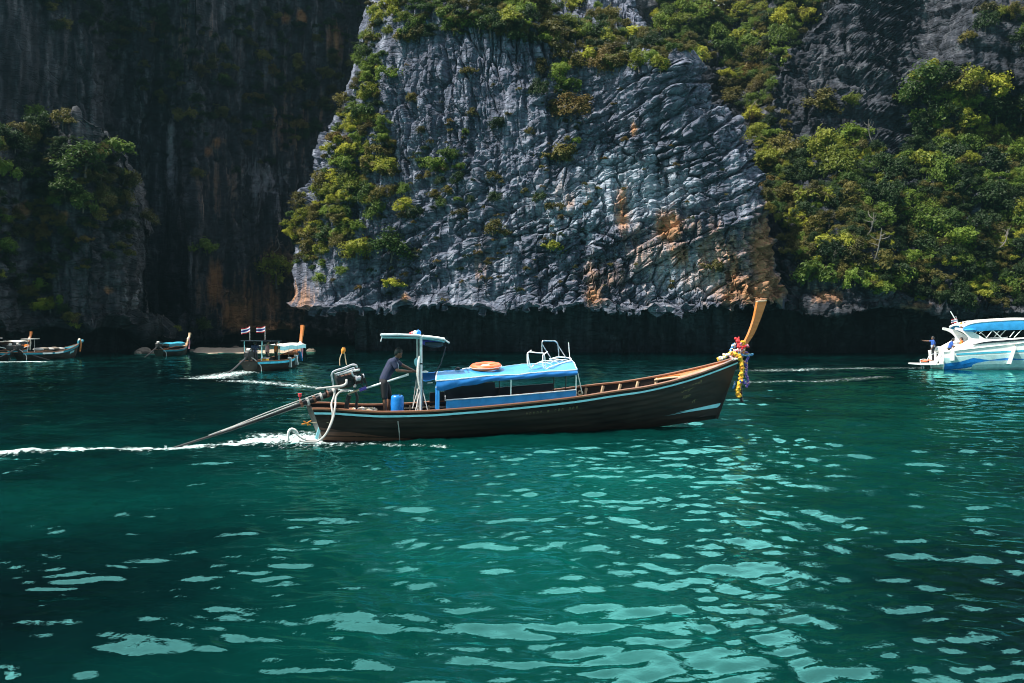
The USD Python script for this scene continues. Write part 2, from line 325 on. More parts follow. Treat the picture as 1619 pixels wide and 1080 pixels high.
WATER = usdkit.material(stage, '/World/Looks/sea_water', {
    'g': ('geometry', {}), 'sh': ('attribute', {'attribute': 'water_shade'}), 'fo': ('attribute', {'attribute': 'foam'}),
    'ln': ('noise_texture', {'scale': 0.16, 'detail': 4, 'roughness': 0.6}), 'la': ('math', {'math_type': 'multiply_add', 'value2': 1.2, 'value3': -0.6}), 'lb': ('math', {'math_type': 'add'}),
    'rc': ('rgb_ramp', {'ramp': [(0.0, (0.0003, 0.0012, 0.0015)), (0.3, (0.0003, 0.0046, 0.0045)), (0.7, (0.0004, 0.0205, 0.0165)), (1.0, (0.0005, 0.044, 0.034))]}),
    'fmp': ('mapping', {'scale': (1.0, 0.55, 1.0)}), 'fn': ('noise_texture', {'scale': 6.5, 'detail': 9, 'roughness': 0.8}), 'fa': ('math', {'math_type': 'multiply_add', 'value2': 5.2, 'value3': -3.0}),
    'fb': ('math', {'math_type': 'add'}), 'fc': ('map_range', {'from_min': 0.0, 'from_max': 0.7, 'clamp': True}), 'fz': ('math', {'math_type': 'greater_than', 'value2': 0.02}), 'fm': ('math', {'math_type': 'multiply'}),
    'mx': ('mix', {'color2': (0.55, 0.68, 0.68)}),
    'rr': ('map_range', {'from_min': 0, 'from_max': 1, 'to_min': 0.03, 'to_max': 0.8}),
    'bn': ('noise_texture', {'scale': 9.0, 'detail': 3, 'roughness': 0.55}), 'b': ('bump', {'strength': 0.45, 'distance': 0.012}),
    'p': ('diffuse_bsdf', {}), 'gl': ('glossy_bsdf', {'color': (0.29, 0.95, 0.89), 'roughness': 0.03}), 'fr': ('fresnel', {'IOR': 1.42}), 'fi': ('math', {'math_type': 'subtract', 'value1': 1.0}), 'fk': ('math', {'math_type': 'multiply'}), 'ms': ('mix_closure', {})},
    [('ln.fac', 'la.value1'), ('la.value', 'lb.value1'), ('sh.fac', 'lb.value2'), ('g.position', 'ln.vector'), ('lb.value', 'rc.fac'),
     ('g.position', 'fmp.vector'), ('fmp.vector', 'fn.vector'), ('fn.fac', 'fa.value1'), ('fa.value', 'fb.value1'), ('fo.fac', 'fb.value2'), ('fb.value', 'fc.value'),
     ('fo.fac', 'fz.value1'), ('fz.value', 'fm.value1'), ('fc.result', 'fm.value2'), ('rc.color', 'mx.color1'), ('fm.value', 'mx.fac'), ('mx.color', 'p.color'),
     ('fm.value', 'rr.value'), ('g.position', 'bn.vector'), ('bn.fac', 'b.height'), ('b.normal', 'p.normal'), ('b.normal', 'gl.normal'), ('b.normal', 'fr.normal'),
     ('fm.value', 'fi.value2'), ('fi.value', 'fk.value1'), ('fr.fac', 'fk.value2'), ('fk.value', 'ms.fac'), ('p.BSDF', 'ms.closure1'), ('gl.BSDF', 'ms.closure2')], surface='ms.closure')
MAT['sea_water'] = WATER

# ------------------------------------------------------------------ the sea
def axis_steps(lim, d0, k):
    x = [0.0]
    while x[-1] < lim: x.append(x[-1] + d0 + k * x[-1])
    return np.array(x)

xp = axis_steps(130, 0.046, 0.0052); xs = np.r_[-3500, -1200, -420, -200, -xp[:0:-1], xp, 200, 420, 1200, 3500]
ys = [5.0]
while ys[-1] < 150: ys.append(ys[-1] + max(0.034, 0.0036 * ys[-1]))
ys = np.r_[-3500, -1000, -250, -80, -30, -12, -4, 0, 2, 3.2, 4.2, np.array(ys), 175, 230, 400, 1200, 4000]
WX, WY = np.meshgrid(xs, ys)
DX, DY = np.meshgrid(np.gradient(xs), np.gradient(ys))
WZ = np.zeros_like(WX)
wr = np.random.default_rng(11)
warpx = 0.9 * (fbm(np.stack([WX * 0.22, WY * 0.22, WX * 0], -1), 2, 3) - 0.5); warpy = 0.9 * (fbm(np.stack([WX * 0.22, WY * 0.22, WX * 0 + 5], -1), 2, 9) - 0.5)
UX, UY = WX + warpx * 1.6, WY + warpy * 1.6
gust = 0.55 + 0.9 * fbm(np.stack([WX * 0.10, WY * 0.16, WX * 0 + 2], -1), 3, 21)
for i in range(96):
    lam = math.exp(wr.uniform(math.log(0.17), math.log(4.2)))
    ang = math.radians(78 + wr.normal(0, 42)); k = 2 * np.pi / lam
    slope = 0.0262 * (1.0 if 0.24 < lam < 0.95 else (0.56 if lam < 1.6 else 0.36))
    a = slope / k
    keep = np.clip((lam / np.maximum(DX, DY) - 1.8) / 2.0, 0, 1)
    ph = wr.uniform(0, 6.283)
    s = np.sin(k * (UX * math.cos(ang) + UY * math.sin(ang)) + ph)
    WZ += keep * a * (s + 0.22 * np.cos(2 * (k * (UX * math.cos(ang) + UY * math.sin(ang)) + ph))) * gust

def near_line(x, y, line, w0, w1):
    """1 on the polyline fading to 0 at a width that runs from w0 to w1"""
    line = np.asarray(line, float); best = np.zeros_like(x); L = len(line) - 1
    for i in range(L):
        a, b = line[i], line[i + 1]; d = b - a
        t = np.clip(((x - a[0]) * d[0] + (y - a[1]) * d[1]) / (d @ d), 0, 1)
        dist = np.hypot(x - a[0] - t * d[0], y - a[1] - t * d[1]); w = w0 + (w1 - w0) * (i + t) / L
        best = np.maximum(best, np.clip(1 - dist / (1.55 * w), 0, 1))
    return best

def wp(px, py):                 # a point of the water surface
    d = ray(np.array(px, float), np.array(py, float)); q = EYE + d * (-CAM_H / d[2]); return q[:2]

foam = np.zeros_like(WX)
def wake(pxs, w0, w1, strength):
    global foam
    foam = np.maximum(foam, strength * near_line(WX, WY, [wp(*q) for q in pxs], w0, w1))
wake([(505, 699), (470, 692), (440, 694), (370, 702), (280, 708)], 0.70, 0.36, 1.15)
wake([(280, 708), (150, 711), (0, 715), (-160, 722)], 0.27, 0.32, 1.0)
wake([(500, 697), (470, 689), (430, 690)], 1.1, 0.6, 0.9)
wake([(505, 700), (600, 702), (700, 704)], 0.25, 0.2, 0.55)
wake([(395, 587), (360, 592), (328, 598)], 0.8, 1.2, 0.95)
wake([(372, 602), (420, 605), (490, 612), (560, 618)], 0.8, 0.4, 0.72)
wake([(-40, 573), (40, 572), (60, 572)], 1.6, 1.0, 1.0)
wake([(1185, 604), (1240, 603), (1300, 603), (1390, 596)], 0.9, 0.6, 0.40)
wake([(1225, 586), (1260, 586), (1275, 584)], 0.9, 0.6, 0.6)
wake([(1455, 582), (1400, 582), (1300, 583), (1200, 586)], 0.8, 1.4, 0.46)
wake([(995, 672), (1040, 671), (1070, 667)], 0.35, 0.35, 0.62)
wake([(560, 655), (640, 645), (700, 640)], 1.2, 1.0, 0.45)
WZ += foam * 0.03 * (fbm(np.stack([WX * 4, WY * 4, WX * 0], -1), 3, 4) - 0.3)
sq = lambda cx, cy, rx, ry: np.exp(-((WX - cx) / rx) ** 2 - ((WY - cy) / ry) ** 2)
water_shade = 0.38 + 0.36 * sq(1.0, 13, 6.5, 9) + 0.22 * sq(4, 24, 16, 12) - 0.50 * sq(5.6, 8.5, 2.8, 5.5) - 0.30 * sq(11, 17, 4.5, 8) - 0.25 * sq(-22, 45, 16, 26) - 0.42 * sq(-5.2, 9, 2.6, 5) - 0.18 * sq(-9, 20, 4, 6) - 0.10 * np.clip((WY - 45) / 50, 0, 1)  # vignette and shade painted into the water colour: dark sides, brighter middle
solo('sea', grid(np.stack([WX, WY, WZ], -1)), 'sea_water', kind='structure', label='deep green rippled sea of the bay with foam in the wakes', smooth=True, attrs={'foam': foam.ravel(), 'water_shade': water_shade.ravel()})

# ------------------------------------------------------------------ cliffs
def smooth01(x): x = np.clip(x, 0, 1); return x * x * (3 - 2 * x)

def cells(p, size, seed):
    """irregular blocks: (random value of the nearest block, distance to the joint)"""
    q = p / np.asarray(size); lo, hi = q.min(0) - 2, q.max(0) + 2
    r = np.random.default_rng(seed); n = int(np.prod(hi - lo)); n = min(n, 400000)
    c = r.uniform(lo, hi, (n, 3)); t = cKDTree(c); d, i = t.query(q, k=2)
    return r.random(n)[i[:, 0]], d[:, 1] - d[:, 0]

def relief(p, dip, seed, flute=1.0, strata=1.0, block=1.0, bulge=1.0, upright=None, cracks=None):
    sh = p.shape; q = p.reshape(-1, 3); x, y, z = q.T
    c, s = math.cos(math.radians(dip)), math.sin(math.radians(dip))
    w = 2.2 * (fbm(q * 0.09, 3, seed) - 0.5)
    along, across = x * c + z * s, z * c - x * s
    b = 4.6 * bulge * (fbm(q * np.array([0.05, 0.05, 0.035]), 3, seed + 1) - 0.5)
    fl = 1.8 * flute * (np.abs(fbm(np.stack([x * 0.34, y * 0.2, z * 0.045], 1), 4, seed + 2) - 0.5) * 2 - 0.25)
    qs = np.stack([along * 0.06, y * 0.06, (across + w) * 0.62], 1)
    sv = fbm(qs, 3, seed + 3); st = 1.5 * strata * (smooth01((sv - 0.38) / 0.2) - 0.5)
    loc = np.stack([along + w, y, across + 0.8 * w], 1)
    v1, e1 = cells(loc, (3.0, 3.6, 1.5), seed + 4); v2, e2 = cells(loc, (1.3, 1.4, 0.55), seed + 5)
    fl = fl + 0.85 * flute * (np.abs(fbm(np.stack([x * 1.05, y * 0.5, z * 0.10], 1), 3, seed + 7) - 0.5) * 2 - 0.25)
    bl = block * (0.62 * (v1 - 0.5) - 0.8 * np.exp(-(e1 / 0.07) ** 2) + 0.30 * (v2 - 0.5) - 0.30 * np.exp(-(e2 / 0.14) ** 2))
    if upright is not None:      # where the rock is fluted rather than bedded: tall narrow blocks
        k = upright(q); ww = 1.2 * (fbm(q * 0.25, 3, seed + 9) - 0.5); lu = np.stack([x + ww + 0.12 * z, y, z + 2 * ww], 1)
        v3, e3 = cells(lu, (1.25, 2.6, 5.0), seed + 10); v4, e4 = cells(lu, (0.55, 1.2, 1.8), seed + 11)
        tall = 0.55 * (v3 - 0.5) - 0.5 * np.exp(-(e3 / 0.10) ** 2) + 0.30 * (v4 - 0.5) - 0.25 * np.exp(-(e4 / 0.14) ** 2)
        bl = bl * (1 - k) + tall * k; st = st * (1 - 0.8 * k)
    fine = 0.5 * (fbm(q * 0.9, 4, seed + 6) - 0.5)
    patchy = 0.16 + 1.35 * smooth01((fbm(q * np.array([0.075, 0.075, 0.055]), 3, seed + 12) - 0.34) / 0.32)      # smooth slabs among broken ground
    fr = (across + 1.3 * w) / 2.6 + 0.35 * noise(np.stack([along * 0.05, y * 0, y * 0], 1), seed + 13); fr = np.abs(fr - np.round(fr)) * 2.6
    nose = 0.0 if cracks is None else cracks(q) * (-0.9 * np.exp(-(fr / 0.16) ** 2) + 0.35 * noise(np.stack([np.floor((across + 1.3 * w) / 2.6 + 50), along * 0.2, y * 0], 1), seed + 14))
    bl = bl * patchy + nose
    return (b + fl + st + bl + fine).reshape(sh[:2])

def normals(p, ref=(0, -1, 0.1)):
    n = np.cross(np.gradient(p, axis=1), np.gradient(p, axis=0)); n /= np.maximum(np.linalg.norm(n, axis=-1, keepdims=True), 1e-9)
    if (n * np.asarray(ref)).sum() < 0: n = -n
    return n

def undercut(lip, depth, lift, n=26, zlow=-2.5):
    """rows from the foot of the sea notch up to just under the lip (bottom first)"""
    t = np.linspace(0, 1, n)[:, None, None]
    back = np.array([0, 1.0, 0])
    zl = lip[None, :, 2]; lift = np.broadcast_to(lift, lip.shape[:1])[None]; depth = np.broadcast_to(depth, lip.shape[:1])[None]
    tt = t[..., 0]
    zz = np.where(tt < 0.5, zlow + (zl + lift - zlow) * smooth01(tt / 0.5) ** 0.8, zl + lift * (1 - ((tt - 0.5) / 0.5) ** 1.5))
    yy = lip[None, :, 1] + depth * np.where(tt < 0.5, 1 - 0.15 * tt, (1 - ((tt - 0.5) / 0.5) ** 1.3) * 0.925)
    return np.stack([np.broadcast_to(lip[None, :, 0], zz.shape), yy, zz], -1)[:-1]

VEG_V, VEG_N = [], []           # where plants can stand: every cliff's vertices
def stain(p, spots):
    """spots: (px, py, rx, ry, amount) painted as broad fields, broken up by the material's own streaks"""
    px, py, _ = project(p); o = np.zeros(px.shape)
    for cx, cy, rx, ry, a in spots:
        o = np.maximum(o, a * np.exp(-((px - cx) / rx) ** 2 - ((py - cy) / ry) ** 2))
    return o

def cliff(name, p, matname, label, disp, orange=(), pale=(), notch_shade=0, smooth=True):
    q = p + normals(p) * disp[..., None]
    v, f = grid(q)
    n = normals(q)
    VEG_V.append(q.reshape(-1, 3)); VEG_N.append(n.reshape(-1, 3))
    z = np.zeros(len(v))
    fo = stain(v, orange) if len(orange) else z
    fp = stain(v, pale) if len(pale) else z
    solo(name, (v, f), matname, kind='structure', label=label, smooth=smooth, attrs={'orange': fo, 'pale': fp, 'notch_shade': (np.clip(1.25 - np.arange(p.shape[0]) / max(notch_shade, 1), 0, 0.72)[:, None] * np.ones(p.shape[1]) * (0.75 + 0.5 * fbm(p * np.array([.5, .5, .2]), 2, 3))).clip(0, .78).ravel() if notch_shade else z})  # undercut rows darkened in colour to stand for shade in the notch
    return q

I = lambda x, xs_, ys_: np.interp(x, xs_, ys_)

# central sunlit cliff ------------------------------------------------
nu, nv = 520, 330
u, v = np.meshgrid(np.linspace(0, 1, nu), np.linspace(0, 1, nv))
py0 = 490 * (1 - v)
xl = I(py0, [0, 90, 190, 260, 340, 420, 495], [592, 566, 538, 505, 470, 455, 452])
xr = I(py0, [0, 60, 97, 130, 190, 250, 340, 440, 480, 495], [1100, 1110, 1128, 1155, 1184, 1202, 1220, 1238, 1250, 1256])
PX = xl + (xr - xl) * u
pxtop = 592 + (1100 - 592) * u
ytop = I(pxtop, [590, 640, 700, 780, 850, 905, 960, 1010, 1060, 1100], [-35, 5, 12, 30, 40, 92, 112, 120, 98, 100])
ylip = 487 + 5 * np.sin(u * 19) + 9 * np.maximum(fbm(np.stack([u * 150, u * 0, u * 0], -1), 2, 18) - 0.5, 0) * 4 + 14 * (fbm(np.stack([u * 26, u * 0, u * 0], -1), 3, 8) - 0.5) - 10 * smooth01((u - 0.86) / 0.14)
PY = ylip + (ytop - ylip) * v
Yb = 103 - 0.24 * (PX - 809.5) * 0.069 + 0.12 * (490 - PY) * 0.069 + 7 * np.clip((u - 0.9) / 0.1, 0, 1) ** 2 + 9 * np.clip((0.10 - u) / 0.1, 0, 1) ** 2
Yb += 2.0 * np.sin(u * 9 + v * 2) - 1.3 * np.exp(-((v - 0.34) / 0.14) ** 2) * smooth01((u - 0.35) / 0.2)
face = P(PX, PY, Yb)
lipd = 13.0
uc = undercut(face[0], lipd, 0.6 + 0.9 * fbm(np.stack([u[0] * 20, u[0] * 0, u[0] * 0], -1), 2, 5))
# slope behind the top edge
nb = 70; tb = np.linspace(0, 1, nb)[1:, None]
rise = I(pxtop[0], [590, 850, 960, 1060, 1100], [0.88, 0.85, 0.80, 0.52, 0.26])
uc[..., 0] += (7.0 * np.clip(1 - u[0] / 0.12, 0, 1) ** 1.2)[None] * smooth01((25 - np.arange(len(uc))) / 10)[:, None]
top = np.stack([np.broadcast_to(face[-1, :, 0], (nb - 1, nu)), face[-1, :, 1] + 46 * tb, face[-1, :, 2] + 46 * tb * rise], -1)
body = np.concatenate([uc, face, top], 0)
# flanks going back
nw = 16; tw = np.linspace(0, 1, nw + 1)[1:]
left = body[:, :1] + np.stack([np.full(nw, 0.0) + 3 * tw, 55 * tw, 0 * tw], -1)[None, ::-1]
right = body[:, -1:] + np.stack([-2 * tw, 45 * tw, 0 * tw], -1)[None]
body = np.concatenate([left, body, right], 1)
d = relief(body, 27, 40, flute=0.95, strata=0.48, block=0.68, bulge=0.9, upright=lambda q: 0.9 * smooth01(0.45 + (q[:, 2] - 20) / 16 - (q[:, 0] + 4) / 26 + 1.4 * (fbm(q * 0.12, 2, 77) - 0.5)), cracks=lambda q: smooth01((q[:, 0] - 6) / 10) * smooth01((q[:, 2] - 11) / 8))
rowi = np.arange(body.shape[0]); fadeu = np.where(rowi < 14, 0.5, 1.0) * (1 - 0.62 * np.exp(-((rowi - 27) / 6.0) ** 2))
central = cliff('central_cliff', body, 'rock_grey', 'sunlit grey limestone cliff with slanting cracks and orange stains above a dark sea notch', d * fadeu[:, None] * np.concatenate([np.full(16, .6), np.ones(520), np.full(16, .6)])[None], notch_shade=25, smooth=False,
    orange=[(985, 330, 14, 60, 0.75), (1060, 360, 26, 34, 0.95), (1075, 400, 24, 30, 0.8), (1160, 440, 22, 60, 0.8), (1205, 400, 26, 70, 0.95), (1215, 455, 40, 26, 1.05), (938, 468, 18, 18, 0.9), (1150, 470, 14, 14, .8), (1100, 440, 60, 40, 0.42), (760, 420, 16, 60, 0.42),
            (900, 320, 14, 30, .5), (1003, 205, 8, 14, .7), (640, 470, 8, 10, .8), (475, 470, 30, 30, 0.55), (880, 300, 60, 50, 0.3), (1130, 400, 110, 90, .50), (955, 440, 60, 40, .55), (1190, 460, 70, 34, .85), (1020, 400, 60, 80, .45)],
    pale=[(1000, 300, 140, 80, 0.85), (900, 330, 120, 70, 0.72), (1080, 420, 130, 70, 0.75), (830, 290, 90, 50, 0.35), (960, 430, 120, 50, 0.45), (1180, 330, 50, 110, 0.45), (700, 430, 120, 50, 0.18)])

# dark wall on the left -----------------------------------------------
nu, nv = 400, 330
u, v = np.meshgrid(np.linspace(0, 1, nu), np.linspace(0, 1, nv))
PX = -330 + 1000 * u
ybot = I(PX, [-330, 180, 240, 300, 360, 450, 560, 670], [548, 548, 552, 545, 530, 520, 540, 548])
PY = ybot + (I(PX, [-330, 120, 300, 670], [-620, -600, -420, -360]) - ybot) * (v ** 1.35)
Ya = I(PX, [-330, 150, 190, 250, 300, 450, 590, 670], [112, 141, 152, 156, 148, 163, 178, 200]) + 0.06 * (540 - PY) * 0.1 - 3.5 * np.exp(-((PX - 225) / 26) ** 2) * smooth01((480 - PY) / 300)
face = P(PX, PY, Ya)
uc = undercut(face[0], I(PX[0], [-330, 150, 260, 300, 450, 520, 670], [9, 8, 4, 3, 5, 8, 8]), 0.5)
top = np.stack([np.broadcast_to(face[-1, :, 0], (10, nu)), face[-1, :, 1] + 50 * np.linspace(0.1, 1, 10)[:, None], np.broadcast_to(face[-1, :, 2], (10, nu)) + 2], -1)
body = np.concatenate([uc, face, top], 0)
nw = 10; tw = np.linspace(0, 1, nw + 1)[1:]
body = np.concatenate([body[:, :1] + np.stack([-12 * tw, 70 * tw, 0 * tw], -1)[None, ::-1], body], 1)
d = relief(body, 8, 140, flute=1.5, strata=0.1, block=0.6, bulge=0.8, upright=lambda q: np.full(len(q), 0.92))
wall = cliff('left_cliff', body, 'rock_dark', 'tall shaded cliff wall with pale vertical streaks', d, notch_shade=22,
    orange=[(478, 30, 10, 16, 1.0), (452, 28, 8, 12, .8), (340, 450, 14, 40, 0.9), (375, 500, 26, 30, 0.95), (420, 520, 50, 18, 1.0), (345, 225, 12, 12, .7), (330, 240, 10, 10, .6), (240, 40, 20, 20, .4), (530, 60, 20, 40, 0.6), (400, 480, 90, 60, 0.55), (350, 300, 60, 80, 0.28), (460, 200, 70, 80, 0.32), (300, 60, 60, 60, 0.28), (440, 420, 50, 50, .5)],
    pale=[(270, 240, 14, 90, 0.8), (225, 130, 30, 60, 0.4), (220, 250, 40, 120, 0.35), (300, 420, 6, 60, 0.6), (420, 290, 60, 60, 0.5), (480, 330, 50, 40, .45), (500, 50, 60, 50, 0.4), (350, 20, 10, 30, .5)])

# buttress in front of it, at the left edge ---------------------------
nu, nv = 300, 230
u, v = np.meshgrid(np.linspace(0, 1, nu), np.linspace(0, 1, nv))
PXB = -420 + 662 * u
ytopb = I(PXB, [-420, -150, 0, 60, 120, 170, 200, 225, 242], [60, 120, 205, 190, 180, 205, 240, 300, 360])
PX = PXB + (1 - v) * 8
ylb = 522 + 5 * np.sin(PX * 0.06)
PY = ylb + (ytopb - ylb) * v
Yc = I(PX, [-420, -150, 0, 150, 210, 245], [84, 92, 98, 106, 111, 118]) + 0.10 * (520 - PY) * 0.07 + 2.0 * np.sin(PX * 0.03)
face = P(PX, PY, Yc)
uc = undercut(face[0], I(PX[0], [-420, 150, 245], [8, 8, 4]), 0.5)
tb = np.linspace(0, 1, 41)[1:, None]
top = np.stack([face[-1, :, 0] * (1 + 1.12 * 36 * tb / face[-1, :, 1]), face[-1, :, 1] + 36 * tb, face[-1, :, 2] + 3 * tb], -1)
body = np.concatenate([uc, face, top], 0)
nw = 10; tw = np.linspace(0, 1, nw + 1)[1:]
right = body[:, -1:] + np.stack([-18 * tw, 34 * tw, 0 * tw], -1)[None]
body = np.concatenate([body, right], 1)
d = relief(body, 8, 240, flute=1.2, strata=0.25, block=0.6, bulge=0.9, upright=lambda q: np.full(len(q), 0.6))
buttress = cliff('left_buttress', body, 'rock_dark', 'low dark rock buttress under trees at the foot of the shaded wall', d, notch_shade=24,
    orange=[(40, 330, 16, 14, .7), (100, 340, 10, 10, .7), (170, 460, 10, 8, .6), (115, 510, 16, 8, .8)], pale=[(215, 470, 20, 40, .5), (40, 290, 14, 20, .4)])

# unseen headland added on the left to shade the cliff wall ---------
nu, nv = 90, 70
u, v = np.meshgrid(np.linspace(0, 1, nu), np.linspace(0, 1, nv))
hx = -72 - 34 * u + 6 * np.sin(u * 7); hy = 92 - 80 * u
body = np.stack([hx - 26 * v ** 2, hy + 0 * v, -3 + (76 - 40 * u ** 3) * v], -1)
back = body[-1:] + np.stack([np.linspace(-4, -60, 8), np.zeros(8), np.linspace(1, -20, 8)], -1)[:, None]
body = np.concatenate([body, back], 0)
nrm = normals(body, (1, 0, 0.1)); dd = relief(body, 8, 340, flute=1.4, block=0.4)
vh, fh = grid(body + nrm * dd[..., None])
solo('left_headland', (vh, fh), 'rock_dark', kind='structure', label='unseen headland added on the left to shade the cliff wall', smooth=True, attrs={'orange': np.zeros(len(vh)), 'pale': np.zeros(len(vh)), 'notch_shade': np.zeros(len(vh))})

# wooded slope and dark face on the right ------------------------------
nu, nv = 380, 340
u, v = np.meshgrid(np.linspace(0, 1, nu), np.linspace(0, 1, nv))
ybot = 492.0
PY0 = ybot + (-420 - ybot) * v ** 1.1
xl = I(PY0, [-420, 0, 20, 60, 110, 170, 190, 215, 240, 320, 495], [1380, 1325, 1306, 1264, 1236, 1218, 1216, 1200, 1165, 1165, 1190])
PX = xl + (2080 - xl) * u ** 1.25
PY = PY0 + 8 * np.sin(PX * 0.03) * (1 - v) + 18 * smooth01((PX - 1500) / 200) * (1 - v)
Yr = I(PY, [-420, 0, 100, 215, 300, 400, 500], [150, 132, 128, 124, 114, 107, 103]) + 3.0 * np.sin(PX * 0.012 + 1) + 3 * np.exp(-((PX - 1440) / 40) ** 2) - 0.055 * np.clip(PX - 1600, 0, 600) - 10 * smooth01((PX - 1380) / 200) * smooth01((260 - PY) / 200)
Yr += 6.0 * np.exp(-((PX - 1475) / 50) ** 2) * smooth01((150 - PY) / 150)
face = P(PX, PY, Yr)
uc = undercut(face[0], 9.0, 0.7)
top = np.stack([np.broadcast_to(face[-1, :, 0], (10, nu)), face[-1, :, 1] + 50 * np.linspace(0.1, 1, 10)[:, None], np.broadcast_to(face[-1, :, 2], (10, nu)) + 2], -1)
body = np.concatenate([uc, face, top], 0)
nw = 10; tw = np.linspace(0, 1, nw + 1)[1:]
left = body[:, :1] + np.stack([15 * tw, 40 * tw, 0 * tw], -1)[None, ::-1]
body = np.concatenate([left, body], 1)
d = relief(body, -16, 440, flute=0.9, strata=0.5, block=0.75, bulge=0.9)
rightc = cliff('right_cliff', body, 'rock_right', 'dark layered rock face above a steep wooded slope', d, notch_shade=25,
    orange=[(1310, 470, 30, 14, .6), (1450, 485, 30, 8, .6)], pale=[(1400, 90, 60, 60, .25), (1330, 420, 40, 50, .2)])

# saddle between the two ----------------------------------------------
nu, nv = 160, 120
u, v = np.meshgrid(np.linspace(0, 1, nu), np.linspace(0, 1, nv))
PX = 900 + 560 * u
ysk = I(PX, [900, 1000, 1060, 1110, 1150, 1190, 1240, 1320, 1460], [-150, -60, -24, 1, 11, -3, -24, -120, -300])
PY = 330 + (ysk - 330) * v
Ys = 128 + 44 * v + 3 * np.sin(PX * 0.05)
face = P(PX, PY, Ys)
top = np.stack([np.broadcast_to(face[-1, :, 0], (8, nu)), face[-1, :, 1] + 50 * np.linspace(0.1, 1, 8)[:, None], face[-1, :, 2] - 20 * np.linspace(0.1, 1, 8)[:, None]], -1)
body = np.concatenate([face, top], 0)
d = relief(body, 20, 540, flute=0.8, block=0.9)
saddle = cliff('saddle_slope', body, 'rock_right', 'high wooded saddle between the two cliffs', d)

# ------------------------------------------------------------------ thin sea air
MAT['haze'] = usdkit.material(stage, '/World/Looks/haze', {'v': ('principled_volume', {'color': (0.42, 0.82, 0.95), 'density': 0.000055, 'anisotropy': 0.2})}, [], volume='v.volume')
hz = trimesh.creation.box((9000, 10000, 140)); hz.apply_translation((0, 400, 140 / 2 - 5.5))
solo('haze', hz, 'haze', kind='stuff', label='thin bluish sea air over the whole bay', smooth=False)

# ------------------------------------------------------------------ beach and boulders at the foot of the left wall
bx = np.linspace(285, 500, 60); bv = np.linspace(0, 1, 24)
BX, BV = np.meshgrid(bx, bv)
Yb_ = 104 + 20 * BV
bp = P(BX, 540, Yb_)
bz = -0.45 + 0.62 * smooth01(BV * 1.6) + 0.40 * fbm(np.stack([BX * 0.05, BV * 6, BV * 0], -1), 3, 2)
edge = np.minimum(smooth01((BX - 288) / 30), smooth01((495 - BX) / 30)); bz = -0.7 + (bz + 0.7) * edge
bp[..., 2] = bz
solo('beach', grid(bp), 'sand', kind='structure', label='short strip of pale sand under the shaded cliff wall')

def boulder(px, py, Y, r, label, group=None):
    m = trimesh.creation.icosphere(3); q = np.array(m.vertices)
    s = rng.uniform(0.75, 1.25, 3) * np.array([1.15, 1.0, 0.7]); o = rng.uniform(0, 50, 3)
    q = q * (1 + 0.75 * (fbm(q * 1.3 + o, 3, 3)[:, None] - 0.5)) * s * r
    c = P(px, py, Y); c[2] = max(c[2], -0.1 * r)
    t = T('boulder', label, 'boulder', base=c, group=group)
    t.add('rock', (q + c, np.array(m.faces)), 'boulder', smooth=20)
G = 'boulders along the little beach'
BN = ['largest boulder of the left pair by the dark notch', 'low boulder left of the beach, leftmost of all', 'flat boulder right of the left pair', 'boulder at the left end of the sand', 'boulder in the middle of the beach', 'small boulder just left of the middle one on the sand', 'largest boulder behind the sand', 'smallest boulder on the left part of the sand', 'boulder at the right end of the sand', 'small boulder beside the prow of the beach-bound boat']
for bi, a in enumerate([(228, 558, 108, .75), (218, 560, 106, .45), (243, 559, 107, .5), (318, 557, 116, .5), (352, 556, 118, .7), (338, 555, 121, .45), (372, 555, 122, .8), (305, 556, 118, .4), (470, 556, 118, 0.7), (492, 557, 116, .55)]):
    boulder(*a, BN[bi], G)

